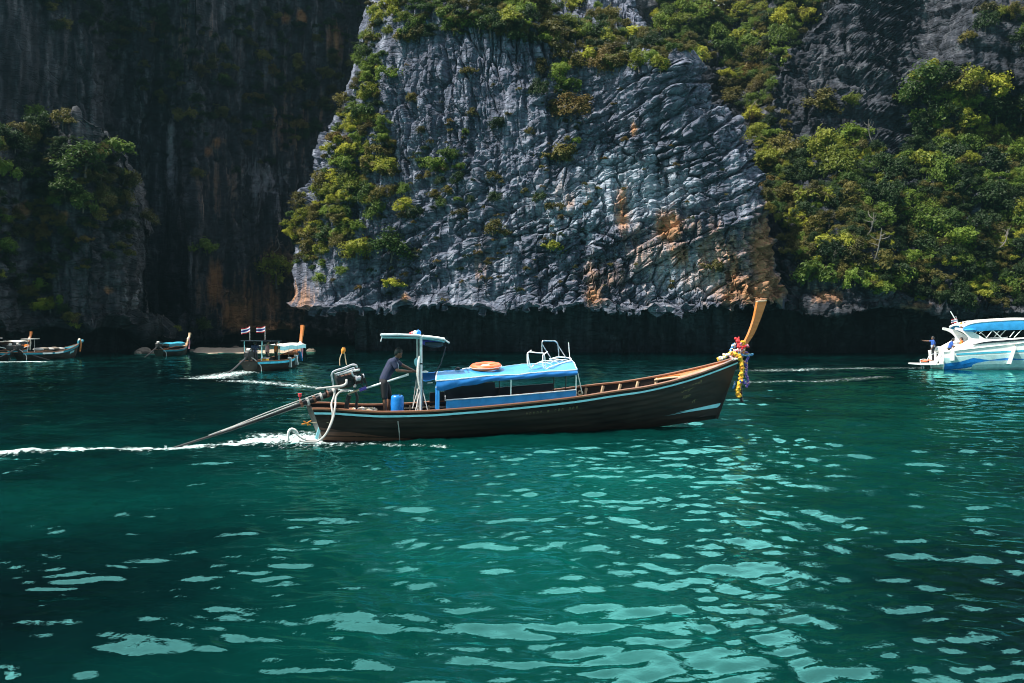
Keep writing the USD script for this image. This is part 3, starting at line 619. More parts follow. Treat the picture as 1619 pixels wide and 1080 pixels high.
# ------------------------------------------------------------------ plants on the cliffs
def crown_mesh(seed, n, leaf, kind):
    r = np.random.default_rng(seed)
    if kind == 'dome': cs = [(0, 0, 0.62, .5)] + [(0.62 * math.cos(a), 0.62 * math.sin(a), r.uniform(.25, .62), r.uniform(.30, .46)) for a in r.uniform(0, 6.28, 9)] + [(0.3 * math.cos(a), 0.3 * math.sin(a), r.uniform(.7, 1.0), r.uniform(.26, .4)) for a in r.uniform(0, 6.28, 4)]
    elif kind == 'tall': cs = [(r.normal(0, .24), r.normal(0, .24), z, .36 - .1 * abs(z - .8)) for z in np.linspace(.25, 1.5, 11)] + [(r.normal(0, .5), r.normal(0, .5), r.uniform(.4, 1.1), .25) for _ in range(5)]
    else: cs = [(r.uniform(-.85, .85), r.uniform(-.85, .85), r.uniform(.05, .38), r.uniform(.2, .38)) for _ in range(13)]
    cs = np.array(cs); cs[:, :3] += r.normal(0, .10, (len(cs), 3)); cs[:, 3] *= r.uniform(.65, 1.2, len(cs)); k = r.choice(len(cs), n, p=cs[:, 3] ** 2 / (cs[:, 3] ** 2).sum()); c = cs[k]
    cs[:, :2] += r.normal(0, .12, 2); d = r.normal(size=(n, 3)); d[:, 2] += 0.25; d /= np.linalg.norm(d, axis=1, keepdims=True)
    pos = c[:, :3] + d * (c[:, 3:] * np.where(r.random((n, 1)) < .22, r.uniform(1.0, 1.55, (n, 1)), r.uniform(0.55, 1.1, (n, 1)))) * np.array([1, 1, .82])
    wv = np.stack([fbm(pos * 1.4 + o, 2, seed) for o in (3.0, 17.0, 41.0)], 1) - 0.5; pos = pos + wv * np.array([.75, .75, .55])
    gap = fbm(pos * 2.3 + 9, 2, seed + 5) > 0.40; pos, d = pos[gap], d[gap]; n = len(pos)
    nrm = d * 0.8 + np.array([0, 0, .55]) + r.normal(0, .42, (n, 3)); nrm /= np.linalg.norm(nrm, axis=1, keepdims=True)
    a = np.cross(nrm, r.normal(size=(n, 3))); a /= np.linalg.norm(a, axis=1, keepdims=True); b = np.cross(nrm, a)
    L = leaf * r.uniform(.6, 1.35, (n, 1)); W = L * r.uniform(.45, .8, (n, 1))
    fold = nrm * W * 0.35
    vv = np.stack([pos - a * L, pos - b * W + fold * .5, pos + a * L, pos + b * W + fold], 1).reshape(-1, 3)
    o = np.arange(n)[:, None] * 4
    f = np.concatenate([o + [0, 1, 2], o + [0, 2, 3]], 1).reshape(-1, 3)
    return vv, f

def trunk_mesh(seed, kind):
    r = np.random.default_rng(seed + 99); h = {'dome': .6, 'tall': 1.1, 'low': .25}[kind]
    m = [tube([(0, 0, -.35), (r.normal(0, .05), r.normal(0, .05), h * .5), (r.normal(0, .08), r.normal(0, .08), h)], [.055, .04, .022], 6)]
    for a in r.uniform(0, 6.28, 5):
        z0 = r.uniform(.2, .7) * h; m.append(tube([(0, 0, z0), (.25 * math.cos(a), .25 * math.sin(a), z0 + .12), (.6 * math.cos(a), .6 * math.sin(a), z0 + .3)], [.026, .018, .008], 5))
    return join(*m)

COLS = ['green', 'yellow', 'olive', 'rust', 'dark']
KINDS = ['dome', 'tall', 'low']
FORMS = {}
for ki, kd in enumerate(KINDS):
    for vi in range(3):
        cm, tm = crown_mesh(31 + 7 * ki + vi, 3000 if kd != 'low' else 2500, .066 if kd != 'low' else .075, kd), trunk_mesh(31 + 7 * ki + vi, kd)
        for c in COLS:
            path = f'/World/{c}_{kd}_plant' + ('' if vi == 0 else f'_{vi:03d}')
            cl = stage.CreateClassPrim(path)
            usdkit.mesh(stage, path + '/crown', cm, MAT['leaf_' + c]); usdkit.mesh(stage, path + '/trunk', tm, MAT['bark'], smooth=True)
            FORMS[(c, kd, vi)] = path

AV, AN = np.vstack(VEG_V), np.vstack(VEG_N)
ppx, ppy, ppz = project(AV)
ok = (ppz > 20) & (AV[:, 2] > 3.0); AV, AN, ppx, ppy, ppz = AV[ok], AN[ok], ppx[ok], ppy[ok], ppz[ok]
TREE2 = cKDTree(np.stack([ppx, ppy], 1))
def on_cliff(px, py):
    d, i = TREE2.query((px, py), k=24); near = i[d < max(4.0, d[0] + 1)]
    j = near[np.argmin(ppz[near])]
    return AV[j], AN[j]

PL = []          # (width in metres, position, colour, kind, stretch, label, group, category)
CNAME = {'green': 'fresh green', 'yellow': 'yellow-green', 'olive': 'dull olive', 'rust': 'orange-brown', 'dark': 'dark green'}
KNAME = {'dome': 'rounded bush', 'tall': 'upright small tree', 'low': 'low spreading shrub'}
def plant(px, py, w, col, kind='dome', zs=1.0, label=None, where=None):
    """px, py: the middle of the crown"""
    p, n = on_cliff(px, py + 0.25 * w)
    r = 0.5 * w * (p[1] / FPX)
    h = np.array([n[0], n[1], 0]); h /= max(np.linalg.norm(h), 1e-6)
    pos = p + h * r * 0.30 - np.array([0, 0, 0.30 * r])
    lab = label or f'{CNAME[col]} {KNAME[kind]} {where}'
    PL.append((r, pos, col, kind, zs, lab, None if label else lab, 'tree' if kind == 'tall' else 'bush'))

def inside(poly, x, y):
    poly = np.array(poly, float); c = False; j = len(poly) - 1
    for i in range(len(poly)):
        if (poly[i, 1] > y) != (poly[j, 1] > y) and x < (poly[j, 0] - poly[i, 0]) * (y - poly[i, 1]) / (poly[j, 1] - poly[i, 1]) + poly[i, 0]: c = not c
        j = i
    return c

def thicket(poly, n, w, cols, where, kinds=('dome', 'dome', 'low', 'tall'), gap=0.5):
    q = np.array(poly); lo, hi = q.min(0), q.max(0); got = []; tries = 0
    while len(got) < n and tries < n * 60:
        tries += 1
        x, y = RND.uniform(lo[0], hi[0]), RND.uniform(lo[1], hi[1]); ww = RND.uniform(*w)
        if not inside(poly, x, y) or any((x - a) ** 2 + (y - b) ** 2 < (gap * 0.5 * (ww + c)) ** 2 for a, b, c in got): continue
        got.append((x, y, ww)); plant(x, y, ww, RND.choice(cols), RND.choice(kinds), RND.uniform(.8, 1.25), where=where)

# plants that stand out
for a in [(630, 380, 72, 'green', 'dome', .9, 'large rounded green bush alone on the lower left of the grey cliff'),
          (905, 160, 66, 'rust', 'dome', .8, 'large orange bush high on the grey cliff, left of the rock nose'),
          (890, 232, 56, 'olive', 'low', 1.0, 'olive shrub hanging on the grey cliff below the large orange bush'),
          (783, 345, 46, 'olive', 'low', .9, 'olive tuft in the middle of the grey cliff, over the small orange stains'),
          (874, 380, 38, 'yellow', 'low', .9, 'small bright yellow-green tuft right of the cliff middle'),
          (622, 442, 34, 'yellow', 'low', .9, 'yellow-green tuft near the foot of the grey cliff, above the boatman'),
          (567, 388, 44, 'yellow', 'dome', 1.0, 'yellow-green bush left of the large rounded green bush'),
          (430, 425, 62, 'yellow', 'tall', 1.1, 'bright yellow-green tree leaning out over the dark wall at the cliff corner'),
          (742, 104, 24, 'olive', 'low', 1.0, 'small olive tuft on the upper bare grey rock'),
          (612, 108, 34, 'green', 'low', 1.0, 'bright green tuft on the upper left edge of the grey cliff'),
          (590, 138, 40, 'yellow', 'dome', .9, 'bright yellow-green bush high on the left edge of the grey cliff'),
          (327, 377, 44, 'green', 'low', 1.1, 'small green tree alone in the middle of the dark left wall'),
          (316, 511, 36, 'green', 'dome', .9, 'small green tree at the foot of the dark left wall near the beach'),
          (282, 538, 18, 'yellow', 'low', .7, 'tiny bright shrub low on the dark wall above the small moored boat'),
          (60, 172, 40, 'green', 'dome', .9, 'bright green tree on top of the left buttress, nearest the picture edge'),
          (100, 180, 44, 'olive', 'dome', .9, 'olive tree on top of the left buttress'),
          (130, 236, 78, 'green', 'dome', .9, 'broad green tree in the middle of the left buttress'),
          (172, 212, 56, 'green', 'low', 1.0, 'green tree at the right shoulder of the left buttress'),
          (80, 474, 40, 'yellow', 'tall', .9, 'yellow-green small tree low on the left buttress'),
          (228, 338, 34, 'olive', 'dome', .9, 'olive bush at the right edge of the left buttress'),
          (192, 268, 26, 'yellow', 'low', .9, 'little bright shrub at the corner of the left buttress'),
          (1272, 415, 66, 'green', 'low', 1.2, 'pale green tree leaning from the foot of the wooded slope beside the orange rock'),
          (1352, 425, 44, 'green', 'low', 1.2, 'green tree overhanging the sea at the foot of the wooded slope'),
          (1472, 118, 84, 'green', 'dome', .9, 'large bright green tree crown in front of the upper right rock face'),
          (1520, 130, 60, 'olive', 'dome', .8, 'broad olive crown right of the large bright green tree'),
          (1345, 152, 30, 'yellow', 'dome', 1.0, 'yellow bush in the hollow of the right rock face'),
          (1302, 150, 66, 'olive', 'dome', .8, 'dark olive bush in the hollow of the right rock face'),
          (1425, 145, 40, 'olive', 'low', 1.0, 'olive bush under the layered right rock face'),
          (1350, 210, 60, 'green', 'tall', .9, 'upright green tree at the foot of the right rock face'),
          (1535, 46, 36, 'olive', 'low', .9, 'small shrub on the pale ridge at the upper right'),
          (1580, 15, 34, 'yellow', 'dome', .8, 'yellow-green bush in the top right corner'),
          (1037, 18, 24, 'yellow', 'dome', .9, 'bright round bush on the rocks of the upper middle'),
          (1130, 415, 30, 'olive', 'low', 1.3, 'hanging olive plant among the orange stains low on the grey cliff')]:
    plant(*a[:6], label=a[6])

thicket([(590, -5), (630, -5), (608, 70), (585, 120), (572, 100)], 7, (22, 38), ['green', 'yellow', 'yellow', 'green'], 'at the top left corner of the grey cliff')
thicket([(548, 175), (588, 130), (600, 160), (615, 215), (605, 270), (560, 262), (530, 215)], 15, (24, 42), ['yellow', 'rust', 'olive', 'green', 'yellow'], "halfway up the grey cliff's left edge")
thicket([(500, 258), (545, 240), (560, 300), (545, 370), (500, 400), (462, 390), (462, 335)], 24, (26, 46), ['yellow', 'green', 'olive', 'yellow', 'green', 'yellow'], 'in the dense lower left-edge thicket')
thicket([(585, 255), (640, 262), (652, 330), (610, 340), (575, 300)], 8, (24, 38), ['olive', 'green', 'yellow'], 'right of the left-edge thicket on grey rock')
thicket([(480, 390), (540, 370), (560, 420), (520, 440), (470, 430)], 7, (18, 32), ['yellow', 'green', 'olive'], 'at the foot of the left-edge thicket')
thicket([(625, 0), (690, -5), (690, 30), (650, 70), (618, 70)], 6, (26, 40), ['olive', 'yellow', 'green'], 'on the upper left rim of the grey cliff')
thicket([(685, -10), (850, -10), (830, 25), (790, 50), (740, 40), (690, 22)], 17, (30, 56), ['green', 'green', 'dark', 'yellow', 'olive'], 'in the tree belt crowning the grey cliff')
thicket([(848, 5), (920, 0), (990, 35), (1050, 62), (1062, 95), (1010, 108), (930, 100), (880, 90), (850, 50)], 24, (30, 60), ['olive', 'yellow', 'olive', 'green', 'rust', 'dark'], 'on the shelf above the rock nose')
thicket([(850, 100), (905, 110), (880, 185), (845, 165)], 6, (26, 42), ['dark', 'green', 'olive'], 'just left of the large orange bush')
thicket([(1040, -15), (1128, 0), (1160, 8), (1310, -15), (1250, 60), (1222, 120), (1150, 120), (1105, 90), (1060, 60)], 42, (26, 52), ['green', 'dark', 'yellow', 'olive', 'green', 'green'], 'in the high wooded saddle between the cliffs')
thicket([(1135, 110), (1215, 110), (1205, 200), (1235, 240), (1215, 330), (1200, 210), (1175, 170)], 22, (26, 44), ['olive', 'olive', 'green', 'yellow', 'rust'], 'in the gully right of the rock nose')
thicket([(1205, 225), (1260, 215), (1330, 225), (1395, 235), (1430, 300), (1300, 320), (1215, 300)], 38, (18, 60), ['green', 'dark', 'olive', 'dark', 'yellow'], 'directly below the right rock face')
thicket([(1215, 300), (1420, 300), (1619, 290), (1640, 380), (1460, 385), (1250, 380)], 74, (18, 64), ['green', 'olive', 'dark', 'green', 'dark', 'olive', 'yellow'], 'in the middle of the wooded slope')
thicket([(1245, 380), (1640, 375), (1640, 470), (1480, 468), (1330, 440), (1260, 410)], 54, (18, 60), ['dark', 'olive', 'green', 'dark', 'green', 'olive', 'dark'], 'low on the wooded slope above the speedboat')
thicket([(1435, 95), (1500, 95), (1600, 150), (1640, 160), (1640, 290), (1500, 290), (1440, 240), (1460, 180)], 46, (30, 60), ['green', 'dark', 'olive', 'green', 'yellow', 'dark'], 'among the upper trees at the right edge')
thicket([(1540, -10), (1640, -10), (1640, 70), (1560, 40)], 8, (24, 44), ['dark', 'olive', 'green'], 'in the top right corner of the cliffs')
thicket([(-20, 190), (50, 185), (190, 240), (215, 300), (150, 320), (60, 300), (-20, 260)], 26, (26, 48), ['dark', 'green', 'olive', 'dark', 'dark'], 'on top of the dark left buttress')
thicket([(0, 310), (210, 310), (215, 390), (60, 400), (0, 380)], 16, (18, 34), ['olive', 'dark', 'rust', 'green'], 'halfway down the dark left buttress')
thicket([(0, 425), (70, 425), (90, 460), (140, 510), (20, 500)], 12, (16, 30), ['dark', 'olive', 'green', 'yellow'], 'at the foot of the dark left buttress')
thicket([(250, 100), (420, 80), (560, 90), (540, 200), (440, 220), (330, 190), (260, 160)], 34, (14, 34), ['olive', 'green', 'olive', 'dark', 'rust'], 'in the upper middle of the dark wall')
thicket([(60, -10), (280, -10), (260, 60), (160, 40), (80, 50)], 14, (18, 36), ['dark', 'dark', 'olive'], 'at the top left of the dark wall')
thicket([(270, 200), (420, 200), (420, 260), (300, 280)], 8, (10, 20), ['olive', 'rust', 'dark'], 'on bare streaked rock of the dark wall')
thicket([(650, 150), (900, 180), (1000, 230), (960, 330), (700, 330), (640, 250)], 22, (12, 30), ['olive', 'dark', 'olive', 'green'], 'in cracks high on the grey cliff face', kinds=('low', 'dome'), gap=.9)
thicket([(655, 240), (720, 235), (735, 340), (665, 330)], 10, (16, 34), ['olive', 'green', 'yellow', 'dark'], 'in the plant-filled crack of the grey cliff')
thicket([(735, 370), (805, 365), (790, 440), (750, 440)], 9, (7, 13), ['rust'], 'among orange blotches low on the grey cliff', kinds=('low',), gap=.7)
thicket([(560, 320), (900, 420), (900, 470), (520, 470)], 14, (8, 16), ['rust', 'olive', 'dark'], 'near the lower lip of the grey cliff', kinds=('low',), gap=1)
thicket([(1140, 60), (1215, 230), (1330, 220), (1330, 260)], 6, (12, 24), ['olive', 'green'], 'on rubble beside the right rock face')

PL.sort(key=lambda a: -a[0] * (100.0 / a[1][1]))
named = [a for a in PL if a[6] is None]; rest = [a for a in PL if a[6] is not None]
keep_n = 288 - len(named)
solo_plants, crowd = named + rest[:keep_n], rest[keep_n:]
# tell look-alikes of one place apart
def tell_apart(items):
    by = {}
    for i, a in enumerate(items):
        if a[6] is not None: by.setdefault(a[5], []).append(i)
    ORD = ['', 'second', 'third', 'fourth', 'fifth', 'sixth', 'seventh', 'eighth', 'ninth', 'tenth', 'eleventh', 'twelfth']
    for lab, ids in by.items():
        n = len(ids)
        if n == 1: items[ids[0]][6] = None; continue
        X, Yp, _ = project(np.array([items[i][1] for i in ids])); R = np.array([items[i][0] for i in ids]); word = {}
        for w, k in (('largest', np.argmax(R)), ('topmost', np.argmin(Yp)), ('lowest', np.argmax(Yp)), ('smallest', np.argmin(R)), ('rightmost', np.argmax(X)), ('leftmost', np.argmin(X))):
            if k not in word: word[k] = w
        order = list(np.argsort(X))
        for k in range(n):
            if k not in word: o = order.index(k); word[k] = 'leftmost' if o == 0 else f'{ORD[o]} from left'
        for k, i in enumerate(ids):
            w = word[k]
            if n == 2 and w in ('largest', 'smallest'): w = {'largest': 'larger', 'smallest': 'smaller'}[w]
            items[i][5] = f'{w} {lab}'; items[i][6] = ('trees and bushes ' + lab.split(' shrub ')[-1].split(' bush ')[-1].split(' small tree ')[-1])
solo_plants = [list(a) for a in solo_plants]
tell_apart(solo_plants)
def placing(a):
    r, pos, col, kind, zs = a[:5]
    ang = RND.uniform(0, 360); sx, sy = RND.uniform(.88, 1.15), RND.uniform(.88, 1.15)
    return r, pos, ang, (r * sx, r * sy, r * zs * (0.8 if kind == 'tall' else 1.0))
for a in solo_plants:
    r, pos, ang, sc = placing(a)
    nm = ('small_tree' if a[7] == 'tree' else 'shrub' if a[3] == 'low' else 'bush')
    x = UsdGeom.Xform.Define(stage, '/World/' + numbered('/World', nm))
    x.AddTranslateOp().Set(Gf.Vec3d(*map(float, pos))); x.AddRotateZOp().Set(ang); x.AddRotateXOp().Set(RND.uniform(-14, 14)); x.AddScaleOp().Set(Gf.Vec3f(*map(float, sc)))
    custom(x.GetPrim(), a[5], a[7], a[6])
    x.GetPrim().GetReferences().AddInternalReference(FORMS[(a[2], a[3], RND.randrange(3))]); x.GetPrim().SetInstanceable(True)

def scatter(name, label, items):
    """items of small growth too many to be told apart: one instancer"""
    pi = UsdGeom.PointInstancer.Define(stage, '/World/' + name); keys, pos, rotq, scl, idx = [], [], [], [], []
    for a in items:
        k = (a[2], a[3], RND.randrange(3))
        if k not in keys:
            keys.append(k); src = stage.GetPrimAtPath(FORMS[k] + '/crown')
            dst = f'{pi.GetPath()}/{k[0]}_{k[1]}_growth_{k[2]:03d}'
            UsdGeom.Mesh.Define(stage, dst); Sdf.CopySpec(stage.GetRootLayer(), src.GetPath(), stage.GetRootLayer(), Sdf.Path(dst))
            pi.CreatePrototypesRel().AddTarget(dst)
        r, p, ang, sc = placing(a)
        pos.append(Gf.Vec3f(*map(float, p))); rotq.append(Gf.Quath(Gf.Rotation(Gf.Vec3d(0, 0, 1), ang).GetQuat())); scl.append(Gf.Vec3f(*map(float, sc))); idx.append(keys.index(k))
    pi.CreatePositionsAttr(pos); pi.CreateOrientationsAttr(rotq); pi.CreateScalesAttr(scl); pi.CreateProtoIndicesAttr(idx)
    custom(pi.GetPrim(), label, kind='stuff')
scatter('cliff_undergrowth', 'small bushes growing in cracks and gaps between the larger ones', crowd)
# undergrowth: small leafy cover under the crowns and a thin scatter of tufts over the rock
under = []
def cover(poly, n, w, cols, kinds=('low', 'dome')):
    q = np.array(poly); lo, hi = q.min(0), q.max(0); k = 0
    while k < n:
        x, y = RND.uniform(lo[0], hi[0]), RND.uniform(lo[1], hi[1])
        if not inside(poly, x, y): continue
        k += 1; p, nn = on_cliff(x, y); r = 0.5 * RND.uniform(*w) * p[1] / FPX
        under.append((r, p + nn * r * 0.25 - np.array([0, 0, .25 * r]), RND.choice(cols), RND.choice(kinds), RND.uniform(.7, 1.1)))
cover([(1200, 225), (1330, 220), (1420, 235), (1460, 170), (1640, 150), (1640, 480), (1480, 475), (1330, 450), (1245, 400), (1210, 300)], 520, (14, 34), ['dark', 'green', 'olive', 'dark', 'yellow'])
cover([(1040, -15), (1320, -15), (1222, 120), (1230, 300), (1200, 215), (1130, 105), (1050, 70)], 230, (14, 30), ['dark', 'green', 'olive', 'olive'])
cover([(585, -5), (630, -5), (600, 110), (625, 260), (555, 380), (470, 420), (458, 340), (505, 260), (560, 130)], 190, (10, 26), ['yellow', 'olive', 'green', 'dark'])
cover([(625, -5), (920, -5), (1050, 62), (1062, 100), (930, 100), (850, 70), (780, 45), (640, 60)], 170, (14, 34), ['dark', 'green', 'olive'])
cover([(-20, 185), (190, 235), (225, 330), (200, 400), (-20, 500)], 150, (8, 26), ['dark', 'olive', 'dark'])
cover([(60, -10), (580, -10), (540, 200), (420, 260), (260, 170)], 170, (6, 22), ['dark', 'olive', 'dark', 'dark'])
cover([(640, 100), (1000, 140), (1200, 300), (1100, 460), (500, 470), (640, 300)], 110, (4, 12), ['olive', 'dark', 'rust'])
scatter('leafy_ground_cover', 'low leafy growth covering the ledges and slopes between the bushes', under)

def snag(px, py, h, label, seed):
    h = h * 0.72
    r = np.random.default_rng(seed); p, n = on_cliff(px, py); p = p + n * 1.2
    t = T('bare_tree', label, 'tree', base=p)
    top = p + np.array([r.normal(0, .25), -.3, 1.0]) * h
    t.add('trunk', tube([p - n * 1.5, p + (top - p) * .4 + r.normal(0, .12 * h / 3, 3), top], [.085, .065, .025], 6, n=10), 'pale_bark')
    for k in range(6):
        f = r.uniform(.25, .9); a = p + (top - p) * f; dr = r.normal(size=3) * np.array([1, .6, .4]) + np.array([0, -.2, .5]); dr *= h * r.uniform(.22, .45) / np.linalg.norm(dr)
        t.add('branch', tube([a, a + dr * .5 + r.normal(0, .08, 3), a + dr], [.04, .03, .014], 5, n=7), 'pale_bark')
for a in [(1368, 378, 3.6, 'bare pale tree in the middle of the wooded slope', 1), (1380, 412, 3.8, 'bare pale branching tree lower on the wooded slope, above the sea', 2), (1186, 190, 4.2, 'bare grey trunk standing in the gully beside the rock nose', 3), (1384, 232, 3.4, 'thin bare trunk under the right rock face', 4), (437, 400, 3.0, 'bare twigs beside the yellow-green corner tree', 5), (1570, 395, 3.4, 'bare pale tree near the right edge of the slope', 6)]: snag(*a)

# ------------------------------------------------------------------ the longtail boat in front
def frame(o, yaw, heel=0.0):
    c, s = math.cos(yaw), math.sin(yaw); R = np.array([[c, -s, 0], [s, c, 0], [0, 0, 1]])
    ch, sh = math.cos(heel), math.sin(heel); M = np.eye(4); M[:3, :3] = R @ np.array([[1, 0, 0], [0, ch, -sh], [0, sh, ch]]); M[:3, 3] = o
    return M

class Measure:
    """where a line of sight meets a lengthwise plane of the boat, in the boat's own coordinates (measuring aid)"""
    def __init__(s, M): s.M = M; s.R, s.o = M[:3, :3], M[:3, 3]
    def at(s, px, py, lat=0.0):
        e = s.R.T @ (EYE - s.o); d = s.R.T @ ray(np.array(px, float), np.array(py, float))
        t = (lat - e[1]) / d[1]; q = e + d * t; return np.array([q[0], lat, q[2]])
    def many(s, pts, lat=0.0): return np.array([s.at(p[0], p[1], lat if len(p) < 3 else p[2]) for p in pts])

def longtail_shell(sg, zg, b, sk, zk, nw=15, p=1.9, q=0.62):
    """station functions of a flared wooden hull; w runs from the rail (0) to the keel (1)"""
    n = len(sg); tt = np.linspace(0, 1, n)
    def pt(t, w, off=0.0, side=-1):
        t, w = np.asarray(t, float), np.asarray(w, float)
        B = np.interp(t, tt, b); shp = (1 - np.clip(w, 0, 1) ** p) ** q
        f = np.clip((t - 0.72) / 0.28, 0, 1); shp = shp * (1 - f) + (1 - w) * f
        S = np.interp(t, tt, sg) * (1 - w) + np.interp(t, tt, sk) * w
        Z = np.interp(t, tt, zg) * (1 - w) + np.interp(t, tt, zk) * w
        return np.stack([S, side * (B * shp + off), Z], -1)
    def skin(off, w0=0.0, w1=1.0, lift=0.0, m=nw):
        w = np.linspace(w0, w1, m); T_, W_ = np.meshgrid(tt, w)
        a = pt(T_, W_, off, -1); c = pt(T_, W_[::-1], off, 1)
        return np.concatenate([a, c[1:] if w1 >= 1 else c], 0) + np.array([0, 0, lift])
    return tt, pt, skin

def hull_mesh(skin, th=0.05, lap=0.0):
    m = 41 if lap else 15
    o = skin(0.0, m=m); i = skin(-th, lift=0.0, m=m)
    if lap:
        wl = np.abs(np.linspace(-1, 1, len(o))); wl = 1 - wl; o[..., 1] += np.sign(o[..., 1]) * (lap * (1 - ((1 - wl) * 8) % 1.0) * (wl < .97))[:, None] * np.clip((1 - np.linspace(0, 1, o.shape[1])) * 8, 0, 1)
    i[..., 2] += 0.05 * np.clip(np.abs(np.linspace(-1, 1, len(i)))[:, None] * -1 + 1, 0, 1)
    i[:, 0, 0] += 0.06
    vo, fo = grid(o); vi, fi = grid(i, flip=True); N = len(vo); c = o.shape[1]; r = o.shape[0]
    rim = np.array(list(range(c)) + [k * c + c - 1 for k in range(1, r)] + [(r - 1) * c + j for j in range(c - 2, -1, -1)] + [k * c for k in range(r - 2, 0, -1)])
    nx = np.roll(rim, -1)
    cap = np.vstack([np.stack([rim, nx, nx + N], 1), np.stack([rim, nx + N, rim + N], 1)])
    return np.vstack([vo, vi]), np.vstack([fo, fi + N, cap])

def transom(pt, b0=1.0, th=0.05):
    w = np.linspace(0, 1, 15); a = pt(np.zeros(15), w, -0.01, -1); c = pt(np.zeros(15), w, -0.01, 1)
    p = np.stack([a, c], 1); return sheet2(p, th)

def strip(pt, t, w0, w1, off=0.006, side=-1):
    t = np.asarray(t); w0, w1 = np.broadcast_to(w0, t.shape), np.broadcast_to(w1, t.shape)
    rows = [pt(t, w0 + (w1 - w0) * k, off, side) for k in np.linspace(0, 1, 5)]
    g = np.stack(rows, 0)
    return sheet2(g if side > 0 else g, 0.004)

YAW = math.radians(21.0)
Y0 = 23.6
MH = frame([(497 - 809.5) / FPX * Y0, Y0, 0.0], YAW, math.radians(3.0))
H = Measure(MH)
NST = 61
near = [(494.6, 648), (528, 648.5), (564, 651), (612, 653), (661, 652), (740, 647), (823, 639.5), (904, 630.5), (980, 619), (1016, 614), (1064, 603.5), (1100, 593), (1136, 580), (1156, 572), (1168, 567)]
beam = lambda s: np.interp(s, [0, 1.2, 3, 5, 7, 8.5, 9.8, 10.8, 11.6, 12.1, 12.6], [0.60, 0.70, 0.82, 0.88, 0.84, 0.74, 0.58, 0.40, 0.22, 0.11, 0.04])
gp = []
for x, y in near:
    s = 6.0
    for _ in range(12): s = H.at(x, y, -float(beam(s)))[0]
    gp.append(H.at(x, y, -float(beam(s))))
gp = np.array(gp); gq = spline(gp[:, [0, 2]], 200)
s0, s1 = gp[0, 0], gp[-1, 0]
sg = s0 + (s1 - s0) * np.linspace(0, 1, NST); zg = np.interp(sg, gq[:, 0], gq[:, 1])
kb = H.at(1132, 662, 0.0); ks = H.at(513, 700, 0.0)
sk = ks[0] + (kb[0] - ks[0]) * np.linspace(0, 1, NST)
zk = np.interp(sk, [ks[0], 3.0, 7.0, 8.6, 9.8, kb[0]], [-0.22, -0.34, -0.30, -0.12, 0.0, kb[2]])
TT, HP, HS = longtail_shell(sg, zg, beam(sg), sk, zk)
rail_z = lambda s: np.interp(s, sg, zg)

boat = T('longtail_boat', 'long dark wooden longtail boat with blue canopy and upswept orange prow in front', 'boat', base=(6, 0, 0), frame=MH)
hull = boat.add('hull', hull_mesh(HS, lap=0.014), 'hull_varnish', smooth=25)
boat.add('transom', transom(HP), 'hull_varnish')
for side in (-1, 1):
    boat.add('side_stripe', strip(HP, TT, 0.055, 0.055 + 0.052 / np.maximum(zg - zk, .3), 0.022, side), 'paint_cyan', smooth=False, under=hull)
    t = np.linspace(0, 0.42, 26); boat.add('bottom_paint', strip(HP, t, 0.40 + 0.50 * (t / 0.42) ** .8, 0.98, 0.008, side), 'hull_red', smooth=False, under=hull)
    zs = H.many([(1016, 662, -.5), (1060, 655, -.38), (1100, 648, -.22), (1138, 642.5, 0)])
    t = np.linspace(0.80, 1.0, 22)
    zc = np.interp(np.linspace(0, 1, 22), [0, .35, .7, 1], [zs[0][2] - 0.02, zs[1][2], zs[2][2], zs[3][2] + .03])
    zgt, zkt = np.interp(t, TT, zg), np.interp(t, TT, zk); wc = (zgt - zc) / (zgt - zkt)
    th_ = np.linspace(0.002, 0.080, 22) / (zgt - zkt)
    boat.add('waterline_stripe', strip(HP, t, np.clip(wc - th_, 0, .985), np.clip(wc + th_ * .6, 0, .99), 0.008, side), 'paint_cyan', smooth=False, under=hull)
    pth = HP(TT, 0 * TT, -0.02, side) + np.array([0, 0, 0.02])
    boat.add('gunwale_rail', sweep(pth, rect(0.11, 0.05), up=(0, 0, 1)), 'wood_rail', smooth=30)
# seam mark on the near side
sm = HP(np.full(6, .163), np.linspace(.2, .88, 6), .012, -1); boat.add('draught_mark', tube(sm, .012, 5), 'pipe_grey', under=hull)
# frames (ribs) inside the open forward half
for x in (906, 931, 957, 983, 1009, 1037):
    s = H.at(x, 606, 0.55)[0]; t = (s - sg[0]) / (sg[-1] - sg[0])
    for side in (1, -1):
        pth = HP(np.full(9, t), np.linspace(0.02, .9, 9), -0.085, side)
        boat.add('rib', sweep(pth, rect(0.07, 0.07), up=(1, 0, 0)), 'wood_pale', smooth=30)
# floor boards
nb = 7
for k in range(nb):
    y0 = -0.56 + 1.12 * k / nb; L = np.linspace(0.7, 8.0, 24)
    pb = np.stack([np.stack([L, np.clip(y0 + o, -0.5 * beam(L), 0.5 * beam(L)), np.interp(L, sk, zk) + 0.36 + 0.01 * (k % 2)], -1) for o in (0, 1.12 / nb - 0.012)], 1)
    boat.add('floor_board', sheet2(pb, -0.02), 'wood_inside', smooth=False)
# thwarts (benches) forward of the canopy
for s in (7.75, 8.9):
    b_ = float(beam(s)) - 0.10; boat.add('thwart', box((s, 0, rail_z(s) - 0.30), (0.24, 2 * b_, 0.035), ch=0.01), 'wood_inside', smooth=30)
